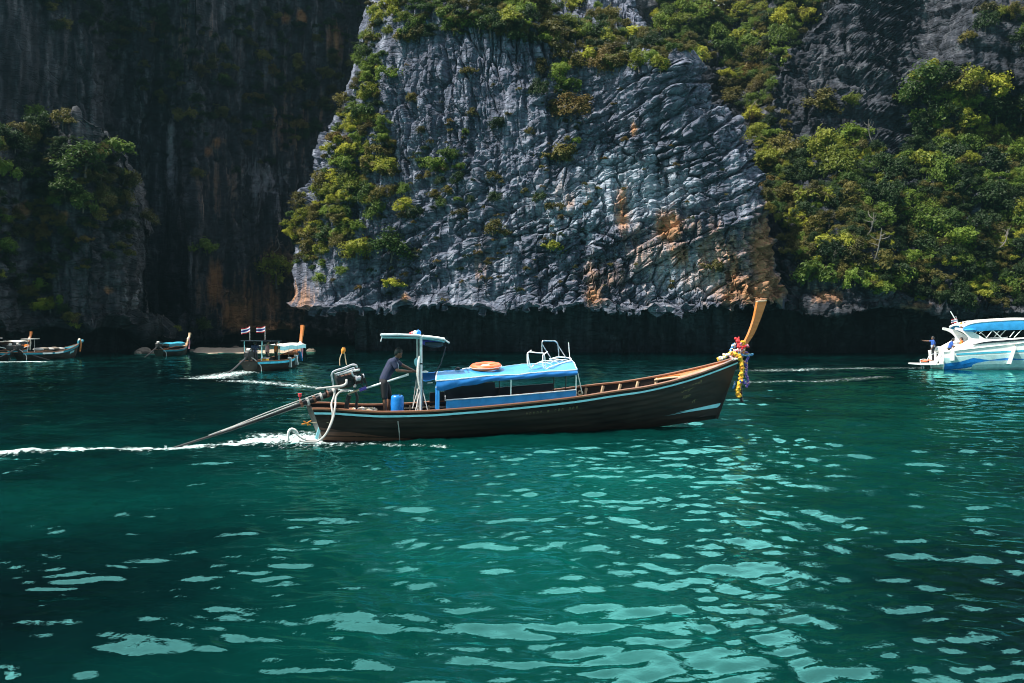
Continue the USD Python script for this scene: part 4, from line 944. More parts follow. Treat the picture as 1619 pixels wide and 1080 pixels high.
# foredeck planks
sA = H.at(1063, 594, 0)[0]; sB = s1 - 0.12
npk = 6
for k in range(npk):
    f0, f1 = -1 + 2 * k / npk, -1 + 2 * (k + 1) / npk
    L = np.linspace(0, 1, 16)
    rows = []
    for f in (f0 + 0.015, f1 - 0.015):
        s_start = sA - 0.55 * f * f + 0.25
        S = s_start + (sB - s_start) * L; b_ = np.maximum(beam(S) - 0.07, 0.01)
        rows.append(np.stack([S, f * b_, rail_z(S) - 0.015 + 0.03 * (1 - f * f)], -1))
    boat.add('deck_plank', sheet2(np.stack(rows, 1), -0.03), 'wood_orange', smooth=30)
S = np.linspace(-1, 1, 21); bs = float(beam(sA)) - .07
boat.add('deck_beam', tube(np.stack([sA + .22 - .55 * S ** 2, S * bs, rail_z(sA - .5 * S ** 2) - .03 + .03 * (1 - S ** 2)], -1), .035, 6), 'wood_pale')
# upswept prow post
Lp = [(1030, 452), (1050, 395), (1062, 345), (1095, 270), (1125, 180), (1140, 110), (1147, 74)]; Rp = [(1046, 470), (1068, 400), (1085, 350), (1125, 290), (1160, 210), (1190, 130), (1210, 66)]
c3 = lambda q: (920 + q[0] / 4.153, 460 + q[1] / 4.153)
Lq, Rq = spline(H.many([c3(q) for q in Lp]), 22), spline(H.many([c3(q) for q in Rp]), 22)
pw = np.linspace(0.04, 0.05, 22)
ring = np.stack([Lq + np.array([0, -1, 0]) * pw[:, None], Rq + np.array([0, -1, 0]) * pw[:, None] * .6, Rq + np.array([0, 1, 0]) * pw[:, None] * .6, Lq + np.array([0, 1, 0]) * pw[:, None]], 1)
v_, f_ = grid(ring, wrap_u=True); nn_ = len(v_); f_ = np.vstack([f_, [[0, 1, 2], [0, 2, 3], [nn_ - 4, nn_ - 2, nn_ - 3], [nn_ - 4, nn_ - 1, nn_ - 2]]])
prow = boat.add('prow', (v_, f_), 'wood_orange', smooth=30)
boat.add('prow_cap', slab(ring[-1] + np.array([0, 0, .03]), .03), 'wood_pale', smooth=False, under=prow)
stem = np.stack([HP(np.ones(12), np.linspace(0.0, 1.0, 12), 0, -1)], 0)[0]; stem[:, 1] = 0
boat.add('stem_post', sweep(stem, rect(0.10, 0.10), up=(0, 1, 0)), 'hull_varnish', smooth=30)

# painted lettering on the hull
def lettering(text, px, py, height, rise_px, lat, matname, slant=0.25, name='lettering'):
    m = meshkit.text_mesh(text, height, 0.003); q = np.array(m.vertices); q[:, 0] += slant * q[:, 1]
    a = H.at(px, py, lat); ang = rise_px
    s = a[0] + q[:, 0] * math.cos(ang) - q[:, 1] * math.sin(ang); z = a[2] + q[:, 0] * math.sin(ang) + q[:, 1] * math.cos(ang)
    out = np.zeros((len(q), 3))
    for i in range(len(q)):
        t = .8; w = .5
        for _ in range(12):
            zgt, zkt = np.interp(t, TT, zg), np.interp(t, TT, zk); w = np.clip((zgt - z[i]) / (zgt - zkt), 0, 1)
            sgt = np.interp(t, TT, sg) * (1 - w) + np.interp(t, TT, sk) * w; t = np.clip(t + (s[i] - sgt) / (sg[-1] - sg[0]), 0, 1)
        out[i] = HP(t, w, 0.006 + q[i, 2], -1)
    boat.add(name, (out, np.array(m.faces)), matname, smooth=False, under=hull)
lettering('Sugarvit', 1078, 622, 0.145, 0.30, -.45, 'gold_paint', .35)
lettering('Rain', 1081, 632, 0.105, 0.24, -.40, 'gold_paint', .3)
lettering('d', 1097, 640, 0.13, 0.2, -.3, 'gold_paint', .3)
# small line of script amidships, too small to read: loops and uprights
def small_script(px0, px1, py0, py1, n):
    ms = []
    for k in range(n):
        f = k / (n - 1)
        if k in (5, 7, 11): continue
        a = H.at(px0 + (px1 - px0) * f, py0 + (py1 - py0) * f, -.86); h = 0.055
        for sh in ([(0, 0), (0, h)], [(0, h), (.02, h * 1.1), (.035, h * .8), (.035, 0)], [(.0, 0), (.012, .012), (0, .02)])[:2 + k % 2]:
            pts = []
            for dx, dz in sh:
                t = (a[0] + dx - sg[0]) / (sg[-1] - sg[0]); zgt, zkt = np.interp(t, TT, zg), np.interp(t, TT, zk)
                pts.append(HP(t, np.clip((zgt - a[2] - dz) / (zgt - zkt), 0, 1), .008, -1))
            ms.append(tube(pts, .006, 4))
    boat.add('lettering', join(*ms), 'gold_paint', under=hull)
small_script(833, 914, 656.5, 646.5, 15)

# canopy ----------------------------------------------------------------
LN, LF = -0.72, 0.72
An, Bn = H.at(689.5, 600.8, LN), H.at(911.6, 584, LN); Af, Bf = H.at(692.6, 588.6, LF), H.at(902, 570, LF)
uu, vv_ = np.linspace(0, 1, 30), np.linspace(0, 1, 13)
U, V = np.meshgrid(uu, vv_)
roof = ((An[None, None] * (1 - U[..., None]) + Bn * U[..., None]) * (1 - V[..., None]) + (Af * (1 - U[..., None]) + Bf * U[..., None]) * V[..., None])
roof[..., 2] += 0.07 * (1 - (2 * V - 1) ** 2) + 0.010 * np.sin(U * 24) * np.sin(V * np.pi) + 0.05 * (fbm(np.stack([U * 9, V * 4, U * 0], -1), 3, 4) - 0.5)
can = boat.add('canopy', sheet2(roof, 0.025), 'tarp_blue', smooth=40)
boat.add('edge_strip', tube(roof[0] + np.array([0, -.012, -.01]), .018, 6), 'alu', under=can)
boat.add('edge_strip', tube(roof[-1] + np.array([0, .012, -.01]), .018, 6), 'alu', under=can)
boat.add('edge_strip', tube(roof[:, 0] + np.array([-.01, 0, -.01]), .02, 6), 'alu', under=can)
boat.add('edge_strip', tube(roof[:, -1] + np.array([.01, 0, -.01]), .018, 6), 'alu', under=can)
# rolled side curtain drooping under the near edge, deeper towards the stern
drop = np.interp(uu, [0, .03, .16, .3, .42, .6, .8, 1], [.20, .24, .17, .155, .10, .10, .11, .12]) + 0.01 * np.sin(uu * 31)
cur = np.stack([roof[0] + np.stack([0 * uu, -0.02 - 0.035 * np.sin(np.pi * k) + 0.012 * np.sin(uu * 40 + 5 * k), -0.03 - drop * k], -1) for k in np.linspace(0, 1, 8)], 0)
boat.add('side_curtain', sheet2(cur, 0.012), 'tarp_deep', smooth=60, under=can)
cur2 = cur * np.array([1, -1, 1]) + np.array([0, 0, roof[-1, :, 2].mean() - roof[0, :, 2].mean()])
boat.add('side_curtain', sheet2(cur2, 0.012), 'tarp_deep', smooth=60, under=can)
fr = np.stack([roof[:, -1] + np.array([.02, 0, -.02 - .10 * k]) + .02 * np.sin(vv_ * 14 + 3 * k)[:, None] * np.array([1, 0, 0]) for k in np.linspace(0, 1, 5)], 0)
boat.add('front_curtain', sheet2(fr, .012), 'tarp_deep', under=can)
# posts
def post(px, lat, ptop, pbot, r=.018, m='paint_white'):
    a = H.at(px, ptop, lat); b_ = a.copy(); b_[2] = rail_z(a[0]) - .02; boat.add('canopy_post', tube([a, b_], r, 7), m)
post(808, LN, 596, 640); post(911, LN, 588, 622)
a = H.at(913, 588, LN); boat.add('canopy_post', tube([a, a + np.array([.16, .02, -.58])], .012, 6), 'rope_white', label='slanting stay at the front canopy corner')
for x in (790, 876, 895, 720): post(x, LF, 582, 606, .014, 'iron_dark')
a = H.at(694, 601, LN); boat.add('canopy_post', tube([a, (a[0], a[1], rail_z(a[0]))], .028, 7), 'paint_blue')
# side boards (blue panel with white top edge) inside the near rail
pts0 = H.many([(700, 640), (706, 633.4), (800, 626.5), (911, 617)], LN - .06)
S = np.linspace(pts0[1][0], pts0[-1][0], 24); zt = np.interp(S, pts0[1:, 0], pts0[1:, 2])
for side, m in ((-1, 'paint_blue'), (1, 'tarp_dark')):
    g = np.stack([np.stack([S, side * (beam(S) - .075), zt if k else rail_z(S) - .05], -1) for k in (0, 1)], 0)
    pn = boat.add('side_board', sheet2(g, .02), m, smooth=False)
    boat.add('top_trim', tube(g[1] + np.array([0, 0, .012]), .016, 6), 'alu' if side < 0 else 'tarp_dark', under=pn)
# dark rear curtain on the far side and the blue corner at its aft end
q = H.many([(702, 606), (782, 604), (784, 621), (702, 629)], LF - .03)
g = np.stack([np.stack([np.linspace(q[0][0], q[1][0], 14), np.full(14, LF - .03) + .01 * np.sin(np.arange(14)), np.linspace(q[0][2], q[1][2], 14)], -1), np.stack([np.linspace(q[3][0], q[2][0], 14), np.full(14, LF - .03), np.linspace(q[3][2] - .1, q[2][2] - .1, 14)], -1)], 0)
boat.add('far_curtain', sheet2(g, .012), 'tarp_dark', under=can)
zc0 = An[2] - .02; sa = An[0] + .03
boat.add('rear_panel', slab([(sa, LN + .02, zc0), (sa, LN + .02, rail_z(sa) + .02), (sa + .05, -.38, rail_z(sa) + .02), (sa + .05, -.38, zc0 - .2)], .02, (-1, 0, 0)), 'tarp_deep', smooth=False)
boat.add('rear_panel', slab([(sa - .22, -.1, zc0 + .05), (sa - .18, -.1, rail_z(sa) + .05), (sa - .12, .62, rail_z(sa) + .05), (sa - .12, .62, zc0 + .10)], .02, (-1, 0, 0)), 'tarp_dark', smooth=False, label='dark curtain hanging behind the canopy')
boat.add('rear_arm', tube(H.many([(688, 612.5), (699, 611), (710, 604)], LN + .02), .014, 6), 'alu')
boat.add('rear_arm', tube(H.many([(676, 606), (684, 605)], 0.1), .016, 6), 'paint_white')
# bench backs inside
boat.add('bench', box((sa + 1.2, .35, rail_z(sa + 1.2) - .12), (2.2, .3, .04), ch=.01), 'tarp_dark', smooth=30)
boat.add('bench', box((sa + 1.3, -.42, rail_z(sa + 1.3) - .16), (2.2, .26, .04), ch=.01), 'tarp_dark', smooth=30)
boat.add('cross_rail', tube([H.at(704, 633.5, LN), H.at(704, 626, LF)], .014, 6), 'alu')

# steering stand: pole, small sunshade, struts --------------------------
LM = -0.30
pole_top, pole_bot = H.at(665.6, 531, LM), H.at(665.6, 652, LM); pole_bot[2] = rail_z(pole_bot[0]) - .25
stand = boat.add('pole', tube([pole_bot, pole_top], .034, 10), 'alu')
boat.add('pole_clamp', cyl(H.at(665.6, 575, LM) - np.array([0, 0, .02]), H.at(665.6, 575, LM) + np.array([0, 0, .02]), .045), 'rubber', under=stand)
p2t, p2b = H.at(659.5, 536, .35), H.at(661, 640, .35); boat.add('pole', tube([p2b - np.array([0, 0, .3]), p2t], .026, 8), 'pipe_grey')
for lat in (LM - .02, .40):
    boat.add('sunshade_rail', tube(H.many([(602, 529.5), (626, 529.2), (657, 530.4), (666, 531.5)], lat), .032, 8), 'alu')
    boat.add('sunshade_rail', tube(H.many([(668, 531.5), (690, 534), (703, 536.3)], lat), .034, 8), 'paint_white')
    boat.add('sunshade_rail', tube(H.many([(701, 536), (710, 542)], lat), .022, 8), 'alu')
boat.add('sunshade_rail', tube([H.at(602, 529.5, LM - .02), H.at(602, 529.5, .40)], .022, 8), 'alu')
boat.add('sunshade_rail', tube([H.at(710, 542, LM - .02), H.at(710, 542, .40)], .018, 8), 'alu')
a, b_ = H.many([(603, 529.6), (703, 536.5)], LM); c_, d_ = H.many([(703, 536.5), (603, 529.6)], .38)
LL = np.linspace(0, 1, 20)
sh = []
for lat in np.linspace(LM, .38, 7):
    q = spline(H.many([(604, 530.5), (657, 531.5), (703, 537.5)], lat), 20); q[:, 2] -= .03 + .03 * math.sin((lat - LM) / .68 * math.pi); sh.append(q)
boat.add('sunshade', sheet2(np.array(sh), .015), 'tarp_aqua', smooth=50)
q = spline(H.many([(672, 543), (685, 545), (700, 544)], LM + .1), 12); boat.add('rolled_curtain', tube(q, [.04, .07, .075, .07, .05], 9), 'tarp_dark')
boat.add('rolled_curtain', tube(q + np.array([0, .25, .02]), [.05, .08, .07, .08, .05], 9), 'ribbon_violet')
a, b_ = H.at(604, 531, LM), H.at(602, 540, LM); boat.add('sunshade_hook', tube([a, b_], .012, 6), 'alu')
boat.add('shade_strut', tube(H.many([(705, 548), (697, 575), (687, 592)], .2), .013, 6), 'tarp_dark')
for (x0, y0, x1, y1, l0, l1) in [(662, 612, 652, 646, LM, -.5), (664, 617, 657, 650, LM, -.6), (668, 615, 676, 648, LM, -.5), (664, 600, 662, 648, .1, .2), (661, 580, 653, 640, .3, .45)]:
    boat.add('strut', tube([H.at(x0, y0, l0), H.at(x1, y1, l1)], .012, 6), 'pipe_grey')
# bundle of white cloth and rope tied to the pole
q = spline(H.many([(663.5, 563), (661.5, 575), (660.5, 590), (662, 606), (664, 616)], LM - .04), 16)
boat.add('tied_rope', tube(q, [.02, .035, .03, .035, .022, .02, .014], 7), 'rope_white')
boat.add('tied_cloth', tube(spline(H.many([(659, 566), (657.5, 571), (658.5, 579)], LM + .1), 9), [.02, .05, .045, .02], 7), 'tarp_aqua')
boat.add('side_mirror', ball(H.at(672, 588, LM + .15), (.085, .02, .03)), 'paint_white')
# light bamboo rail of the steering place
boat.add('low_rail', tube(H.many([(639, 646), (666, 644.5), (695, 641.5)], .1), .018, 6), 'wood_pale')
for x in (648, 678): boat.add('low_rail', tube([H.at(x, 641, .1), H.at(x, 650, .1)], .02, 6), 'wood_pale')
boat.add('engine_seat', box((float(H.at(566, 650, 0)[0]), 0, rail_z(.9) - .10), (.5, 1.1, .08), ch=.02), 'wood_rail', smooth=30)

HB = lambda px, py, lat: H.at(px, py, lat)
def hthing(name, label, cat, base, group=None): return T(name, label, cat, base=base, frame=MH, group=group)

# things on the sunshade
b0 = H.at(660, 529, 0); t = hthing('float', 'small round blue float lying on the sunshade over the steering pole', 'float', b0)
t.add('ball', ball(H.at(661.3, 526, 0), (.075, .075, .07)), 'barrel_blue'); t.add('knob', ball(H.at(661.3, 522.5, 0), .022, 1), 'barrel_blue')
b0 = H.at(655, 529, 0); t = hthing('cloth_bundle', 'red and white cloth bundle lying beside the blue float', 'cloth', b0)
t.add('white_cloth', ball(H.at(656.3, 526.2, 0), (.055, .07, .06)), 'cloth_white'); t.add('red_cloth', ball(H.at(652, 527, .05), (.06, .06, .045)), 'cloth_pink'); t.add('red_cloth', ball(H.at(648.5, 527.5, .05), (.03, .05, .035)), 'cloth_red')

# barrel -----------------------------------------------------------------
bc = H.at(628, 651, -.25); bc[2] -= .08
prof = [(0, 0), (.13, 0), (.150, .02), (.158, .09), (.163, .12), (.160, .15), (.165, .25), (.165, .34), (.160, .40), (.163, .43), (.155, .47), (.130, .50), (.120, .505), (.118, .49), (0, .49)]
m = trimesh.creation.revolve(np.array(prof), sections=28); v_ = np.array(m.vertices) + bc
t = hthing('plastic_barrel', 'bright blue plastic barrel standing behind the boatman', 'barrel', bc)
t.add('body', (v_, np.array(m.faces)), 'barrel_blue', smooth=35); t.add('cap', cyl(bc + np.array([.06, -.03, .488]), bc + np.array([.06, -.03, .515]), .03), 'rubber')

# lifebuoy ----------------------------------------------------------------
cb = H.at(771.6, 583.5, 0.0)
rn = np.cross(roof[6, 16] - roof[6, 12], roof[8, 14] - roof[4, 14]); rn /= np.linalg.norm(rn)
e1 = np.array([1, 0, 0]) - rn * rn[0]; e1 /= np.linalg.norm(e1); e2 = np.cross(rn, e1)
iu = np.argmin(np.abs(roof[6, :, 0] - cb[0])); cb = roof[6, iu] + rn * .075
def ringtube(c, R, r, a0=0, a1=2 * np.pi, n=40, seg=12, flat=.8):
    th = np.linspace(a0, a1, n); closed = a1 - a0 > 6.28
    if closed: th = th[:-1]
    ph = np.linspace(0, 2 * np.pi, seg, endpoint=False)
    pts = np.stack([(R + r * np.cos(p)) * np.cos(th)[:, None] * e1 + (R + r * np.cos(p)) * np.sin(th)[:, None] * e2 + r * flat * np.sin(p) * rn for p in ph], 1) + c
    if closed: pts = np.concatenate([pts, pts[:1]], 0)
    return grid(pts, wrap_u=True)
t = hthing('lifebuoy', 'orange lifebuoy lying flat on the blue canopy roof', 'lifebuoy', cb - rn * .07)
t.add('ring', ringtube(cb, .325, .092), 'buoy_orange', smooth=True)
for k in range(4): t.add('band', ringtube(cb, .325, .0945, k * np.pi / 2 + .7, k * np.pi / 2 + .86, 6), 'buoy_orange', smooth=True)
t.add('grab_line', ringtube(cb, .425, .009, n=50, seg=5), 'rope_white', smooth=True)
t2 = hthing('white_pillow', 'crumpled white cloth lying inside the orange lifebuoy', 'cloth', cb - rn * .06)
t2.add('cloth', ball(cb + rn * .0, (.16, .12, .05)), 'cloth_white')
a = H.at(724, 583.5, 0.1); t = hthing('deck_lamp', 'small dark lamp on the rear of the canopy roof', 'lamp', a)
t.add('body', ball(a + np.array([0, 0, .02]), (.05, .04, .035)), 'iron_dark'); t.add('bracket', box(a - np.array([0, 0, .02]), (.12, .06, .03), ch=.006), 'iron_dark')
t.add('handle', tube([a + np.array([.12, 0, 0]), a + np.array([.36, .02, .015])], .022, 6), 'paint_white')

# white tube ladder and rack on the roof ----------------------------------
c4 = lambda x, y: (820 + x / 10.8, 530 + y / 10.8)
t = hthing('boarding_ladder', 'white tubular boarding ladder lying on the front of the canopy roof', 'ladder', H.at(880, 580, 0))
def tb(pts, r=.016, m='paint_white', name='tube'):
    q = np.array([H.at(*c4(x, y), l) for x, y, l in pts]); t.add(name, tube(q, r, 7, n=max(8, 5 * len(q))), m)
tb([(150, 320, -.5), (150, 440, -.5), (170, 530, -.5), (205, 565, -.5), (240, 530, -.45), (300, 490, -.35), (420, 440, -.1)], name='side_rail')
tb([(415, 330, -.55), (412, 430, -.55), (430, 560, -.55), (460, 590, -.55), (500, 560, -.5), (600, 520, -.4), (760, 470, -.1), (890, 440, .1)], name='side_rail')
tb([(150, 320, -.5), (175, 290, -.45), (300, 298, -.5), (440, 318, -.52), (415, 345, -.55)], name='hoop')
tb([(175, 290, -.45), (213, 260, -.3)], name='hoop'); tb([(440, 318, -.52), (490, 282, -.3)], name='hoop')
tb([(165, 330, -.45), (175, 430, -.42), (205, 540, -.42)], .013); tb([(440, 330, -.5), (450, 430, -.5), (465, 570, -.5)], .013)
for y0, y1, x0, x1, l in [(500, 540, 230, 470, -.42), (470, 500, 330, 560, -.3), (435, 470, 420, 680, -.1), (405, 440, 520, 760, .1)]: tb([(x0, y0, l), ((x0 + x1) / 2, (y0 + y1) / 2 - 14, l - .02), (x1, y1, l - .05)], .014, name='rung')
tb([(540, 420, .2), (600, 390, .25), (680, 375, .3), (800, 382, .25), (885, 392, .2), (895, 440, .1)], .018, name='side_rail')
tb([(560, 470, 0), (640, 430, .05), (760, 420, .1), (870, 440, .1)], .015)
t2 = t
t = hthing('tube_frame', 'tall arched steel tube frame standing on the front of the canopy roof', 'frame', H.at(870, 572, .3))
tb([(405, 310, .35), (398, 180, .35), (405, 110, .35), (435, 92, .35), (520, 94, .35), (615, 100, .35), (655, 130, .35), (672, 170, .35), (682, 370, .35)], .017, 'steel', 'arch')
tb([(405, 160, .35), (480, 280, .3), (550, 385, .2)], .014, 'steel', 'stay'); tb([(672, 170, .35), (740, 280, .3), (805, 375, .2)], .014, 'steel', 'stay')
t = hthing('antenna', 'thin white antenna rod at the front corner of the canopy', 'antenna', H.at(*c4(873, 400), .2))
tb([(852, 120, .2), (862, 250, .2), (874, 400, .2)], .012, 'paint_white', 'rod'); t.add('mount', ball(H.at(*c4(874, 405), .2), .03, 1), 'pipe_grey')
t = hthing('mooring_rope', 'coil of dark rope by the front canopy post', 'rope', H.at(918, 622, LN + .1))
for k in range(3): 
    th = np.linspace(0, 6.28, 20); cc = H.at(917.5, 621.5, LN + .06)
    t.add('loop', tube(np.stack([cc[0] + (.075 - .012 * k) * np.cos(th), cc[1] + .02 * k + 0 * th, cc[2] + (.06 - .01 * k) * np.sin(th)], -1), .012, 5), 'rope')

# ------------------------------------------------------------------ the engine on its long shaft
E = T('longtail_engine', 'dark motor with chrome pipes and a long propeller shaft pivoting on the stern', 'engine', base=H.at(541, 640, 0), frame=MH)
c8 = lambda x, y: (500 + x / 13.5, 560 + y / 13.5)
def ept(x, y, l=0.0): return H.at(*c8(x, y), l)
ex = ept(900, 300) - ept(400, 430); ex /= np.linalg.norm(ex); ez = np.cross(ex, [0, 1, 0]); ez = ez if ez[2] > 0 else -ez
RE = np.stack([ex, np.array([0, 1, 0]), ez], 1)
E.add('engine_block', box(ept(650, 560), (.52, .34, .30), RE, ch=.04), 'iron_dark', smooth=30)
E.add('cylinder_head', box(ept(600, 470), (.42, .26, .09), RE, ch=.02), 'iron_rust', smooth=30)
E.add('valve_cover', box(ept(620, 390), (.52, .20, .07), RE, ch=.02), 'alu', smooth=30)
E.add('air_filter', cyl(ept(880, 350, -.02), ept(880, 350, .2), .09, 16), 'iron_dark'); E.add('filler_cap', cyl(ept(830, 345, -.1), ept(925, 335, -.1), .03, 10), 'paint_white')
E.add('flywheel_housing', cyl(ept(470, 560) - ex * .06, ept(470, 560) + ex * .06, .18, 18), 'iron_dark')
E.add('alternator', cyl(ept(900, 560, -.22) - ex * .09, ept(900, 560, -.22) + ex * .09, .085, 16), 'iron_dark'); E.add('alternator_cap', cyl(ept(890, 530, -.24) - ex * .06, ept(890, 530, -.24) + ex * .06, .075, 16), 'steel')
E.add('pulley', cyl(ept(985, 520, -.06), ept(1010, 510, -.06), .13, 18), 'iron_dark')
E.add('pulley', cyl(ept(1000, 470, -.2), ept(1022, 462, -.2), .06, 14), 'steel', label='bright pulley at the front of the motor')
E.add('fan_belt', tube([ept(1010, 440, -.18), ept(1050, 560, -.15), ept(1080, 680, -.1), ept(1000, 690, -.1), ept(975, 540, -.16), ept(1000, 430, -.18)], .016, 6, n=30), 'rubber')
E.add('radiator_hose', tube([ept(800, 340, -.15), ept(760, 380, -.2), ept(800, 470, -.2), ept(950, 490, -.22)], .025, 8, n=16), 'steel')
E.add('carburettor', box(ept(700, 640, -.15), (.14, .12, .14), RE, ch=.02), 'iron_dark', smooth=30)
E.add('fuel_pipe', tube([ept(790, 690, -.2), ept(840, 690, -.22), ept(830, 640, -.22)], .022, 8, n=10), 'steel')
E.add('spark_lead', tube([ept(560, 420, -.14), ept(640, 470, -.19), ept(800, 520, -.2)], .010, 5, n=12), 'rubber'); E.add('spark_lead', tube([ept(650, 400, -.14), ept(720, 470, -.19), ept(820, 510, -.2)], .010, 5, n=12), 'rubber')
E.add('bolt_row', join(*[ball(ept(470 + 60 * k, 452 - 16 * k, -.15), .018, 1) for k in range(6)]), 'steel')
for lat in (-.19, .17):
    E.add('guard_pipe', tube([ept(370, 700, lat), ept(345, 560, lat), ept(328, 450, lat), ept(345, 400, lat), ept(390, 365, lat), ept(600, 295, lat), ept(790, 225, lat), ept(850, 235, lat), ept(865, 290, lat)], .024, 8, n=40), 'steel')
E.add('guard_pipe', tube([ept(410, 430, -.17), ept(600, 370, -.17), ept(820, 290, -.17)], .022, 8), 'steel')
E.add('guard_bar', tube([ept(850, 235, -.19), ept(850, 235, .17)], .02, 8), 'steel'); E.add('guard_bar', tube([ept(390, 365, -.19), ept(390, 365, .17)], .02, 8), 'steel')
E.add('exhaust_pipe', tube([ept(645, 545, -.2), ept(650, 600, -.24), ept(600, 660, -.26), ept(520, 685, -.26), ept(380, 700, -.25), ept(60, 735, -.22), ept(-10, 745, -.22)], [.035, .035, .035, .033, .026, .026, .024], 9, n=36), 'pipe_grey')
E.add('exhaust_bracket', tube([ept(190, 720, -.2), ept(220, 860, -.05)], .02, 6), 'iron_dark')
# shaft: heavy housing, then thin tubes down to the propeller
sh0 = H.at(534, 617, 0)
E.add('shaft_housing', tube(np.array([sh0, H.at(500, 631, 0), H.at(462, 644, 0), H.at(420, 659, 0)]), [.075, .07, .06, .05], 12), 'iron_dark')
for k, f in enumerate(np.linspace(.1, .9, 6)):
    q = sh0 + (H.at(470, 641, 0) - sh0) * f; dd = (H.at(470, 641, 0) - sh0); dd /= np.linalg.norm(dd)
    E.add('collar', tube([q - dd * .03, q + dd * .03], .10 - .01 * (k % 2), 12), 'iron_rust' if k % 2 else 'pipe_grey')
E.add('shaft', tube(H.many([(470, 641), (420, 659.5), (365, 679.5), (280, 706.5), (262, 712)]), [.045, .04, .031, .026, .022], 9), 'iron_dark')
E.add('stay_tube', tube(H.many([(505, 622), (474, 633), (452, 641), (420, 653), (370, 673.5), (330, 688.5)], -.07), .013, 7), 'pipe_grey')
E.add('stay_tube', tube(H.many([(470, 637.5), (420, 657), (350, 682)], -.09), .014, 7), 'pipe_grey')
pc = H.at(262, 712, 0)
E.add('propeller', join(*[sheet2(np.array([[pc + np.array([.02 * i, .03 + .16 * j * math.cos(a) - .04 * i * math.sin(a), .16 * j * math.sin(a) + .04 * i * math.cos(a)]) for j in (0, .5, 1)] for i in (-1, 0, 1)]), .008) for a in (0.3, 2.4, 4.5)]), 'steel')
E.add('tiller', tube(H.many([(578, 614), (600, 607), (646, 592)], -.12), [.022, .026, .030], 9), 'paint_white')
E.add('tiller_socket', tube(H.many([(550, 623), (568, 616)], -.15), .02, 8), 'wood_pale'); E.add('tiller_socket', tube(H.many([(568, 617), (579, 613)], -.12), .045, 10), 'ribbon_violet')
E.add('pivot_post', tube(np.array([H.at(552, 625, 0), H.at(548, 640, 0), H.at(548, 656, 0)]), [.06, .055, .07], 10), 'iron_dark')
E.add('rubber_hose', tube(np.array([H.at(560, 618, .1), H.at(565, 630, .1), H.at(563, 642, .1), H.at(566, 648, .1)]), .035, 8, n=14), 'rubber')
# cooling-water hoses that hang over the transom into the sea
E.add('water_hose', tube(H.many([(530, 616, -.2), (528, 626, -.3), (524, 642, -.62), (526, 656, -.72), (521, 674, -.74), (513, 689, -.76), (502, 697, -.78), (489, 697, -.78), (479, 694, -.78), (468, 686, -.75)]), .023, 8, n=44), 'pipe_grey')
E.add('water_hose', tube(H.many([(550, 617, -.25), (537, 620, -.3), (532, 626, -.32), (530, 642, -.66), (527, 660, -.76), (521, 676, -.80), (512, 690, -.82), (500, 698.5, -.84), (484, 699, -.84), (473, 697, -.84)]), .023, 8, n=44), 'pipe_grey')
E.add('hose_end', tube(H.many([(470, 686, -.74), (466, 680, -.74), (461, 678.5, -.74), (457, 682, -.74), (455.5, 690, -.74), (456, 697, -.74)]), .034, 9, n=20), 'rope_white')
E.add('oil_funnel', join(cyl(H.at(474, 634, -.05), H.at(474, 627, -.05), .012, 6), cyl(H.at(474, 627.5, -.05), H.at(474, 622, -.05), .035, 10, .05)), 'cloth_red')
t = hthing('rope_loop', 'yellow rope loop with an orange top rising above the motor', 'rope', H.at(546, 577, 0))
t.add('loop', tube(H.many([(537.5, 578), (537, 570), (539, 562), (542, 556)]), .012, 6, n=14), 'rope'); t.add('loop', tube(H.many([(548, 577), (546.5, 569), (545, 560), (543, 553)]), .014, 6, n=14), 'rope')
t.add('orange_top', tube(H.many([(541.5, 559), (543, 553), (543.5, 549.5)]), [.03, .06, .035], 9, n=9), 'rope_orange')
t = hthing('rope_knot', 'frayed orange rope knot trailing on a line behind the stern', 'rope', H.at(485, 669, -.3))
t.add('line', tube(H.many([(490, 668, -.3), (505, 669, -.4), (519, 668, -.62)]), .008, 5, n=12), 'rope')
for dx, dy in ((-8, 2), (7, -4), (6, 3), (-5, -3), (2, 4)): t.add('strand', tube(H.many([(485, 669, -.3), (485 + dx, 669 + dy, -.3)]), .016, 5), 'rope_orange')
t = hthing('stern_board', 'small white and teal board sticking up at the stern waterline', 'board', H.at(500, 693, -.5))
t.add('board', sweep(H.many([(500, 694, -.5), (507, 672, -.5)]), rect(.07, .03), up=(0, 1, 0)), 'paint_cyan'); t.add('brace', tube(H.many([(506, 684, -.4), (511, 693, -.4)]), .02, 6), 'pipe_grey')
t = hthing('rope_pile', 'pile of pale rope and cloth heaped on the stern deck', 'rope', H.at(575, 650, .1))
for k in range(9):
    th = np.linspace(0, 6.0, 22); cc = H.at(568 + 2.2 * k, 647.5 + .6 * (k % 3), .25 - .05 * k)
    t.add('coil', tube(np.stack([cc[0] + .16 * np.cos(th), cc[1] + .14 * np.sin(th), cc[2] + .03 * np.sin(3 * th + k)], -1), .022, 5), 'rope_white' if k % 2 else 'rope')

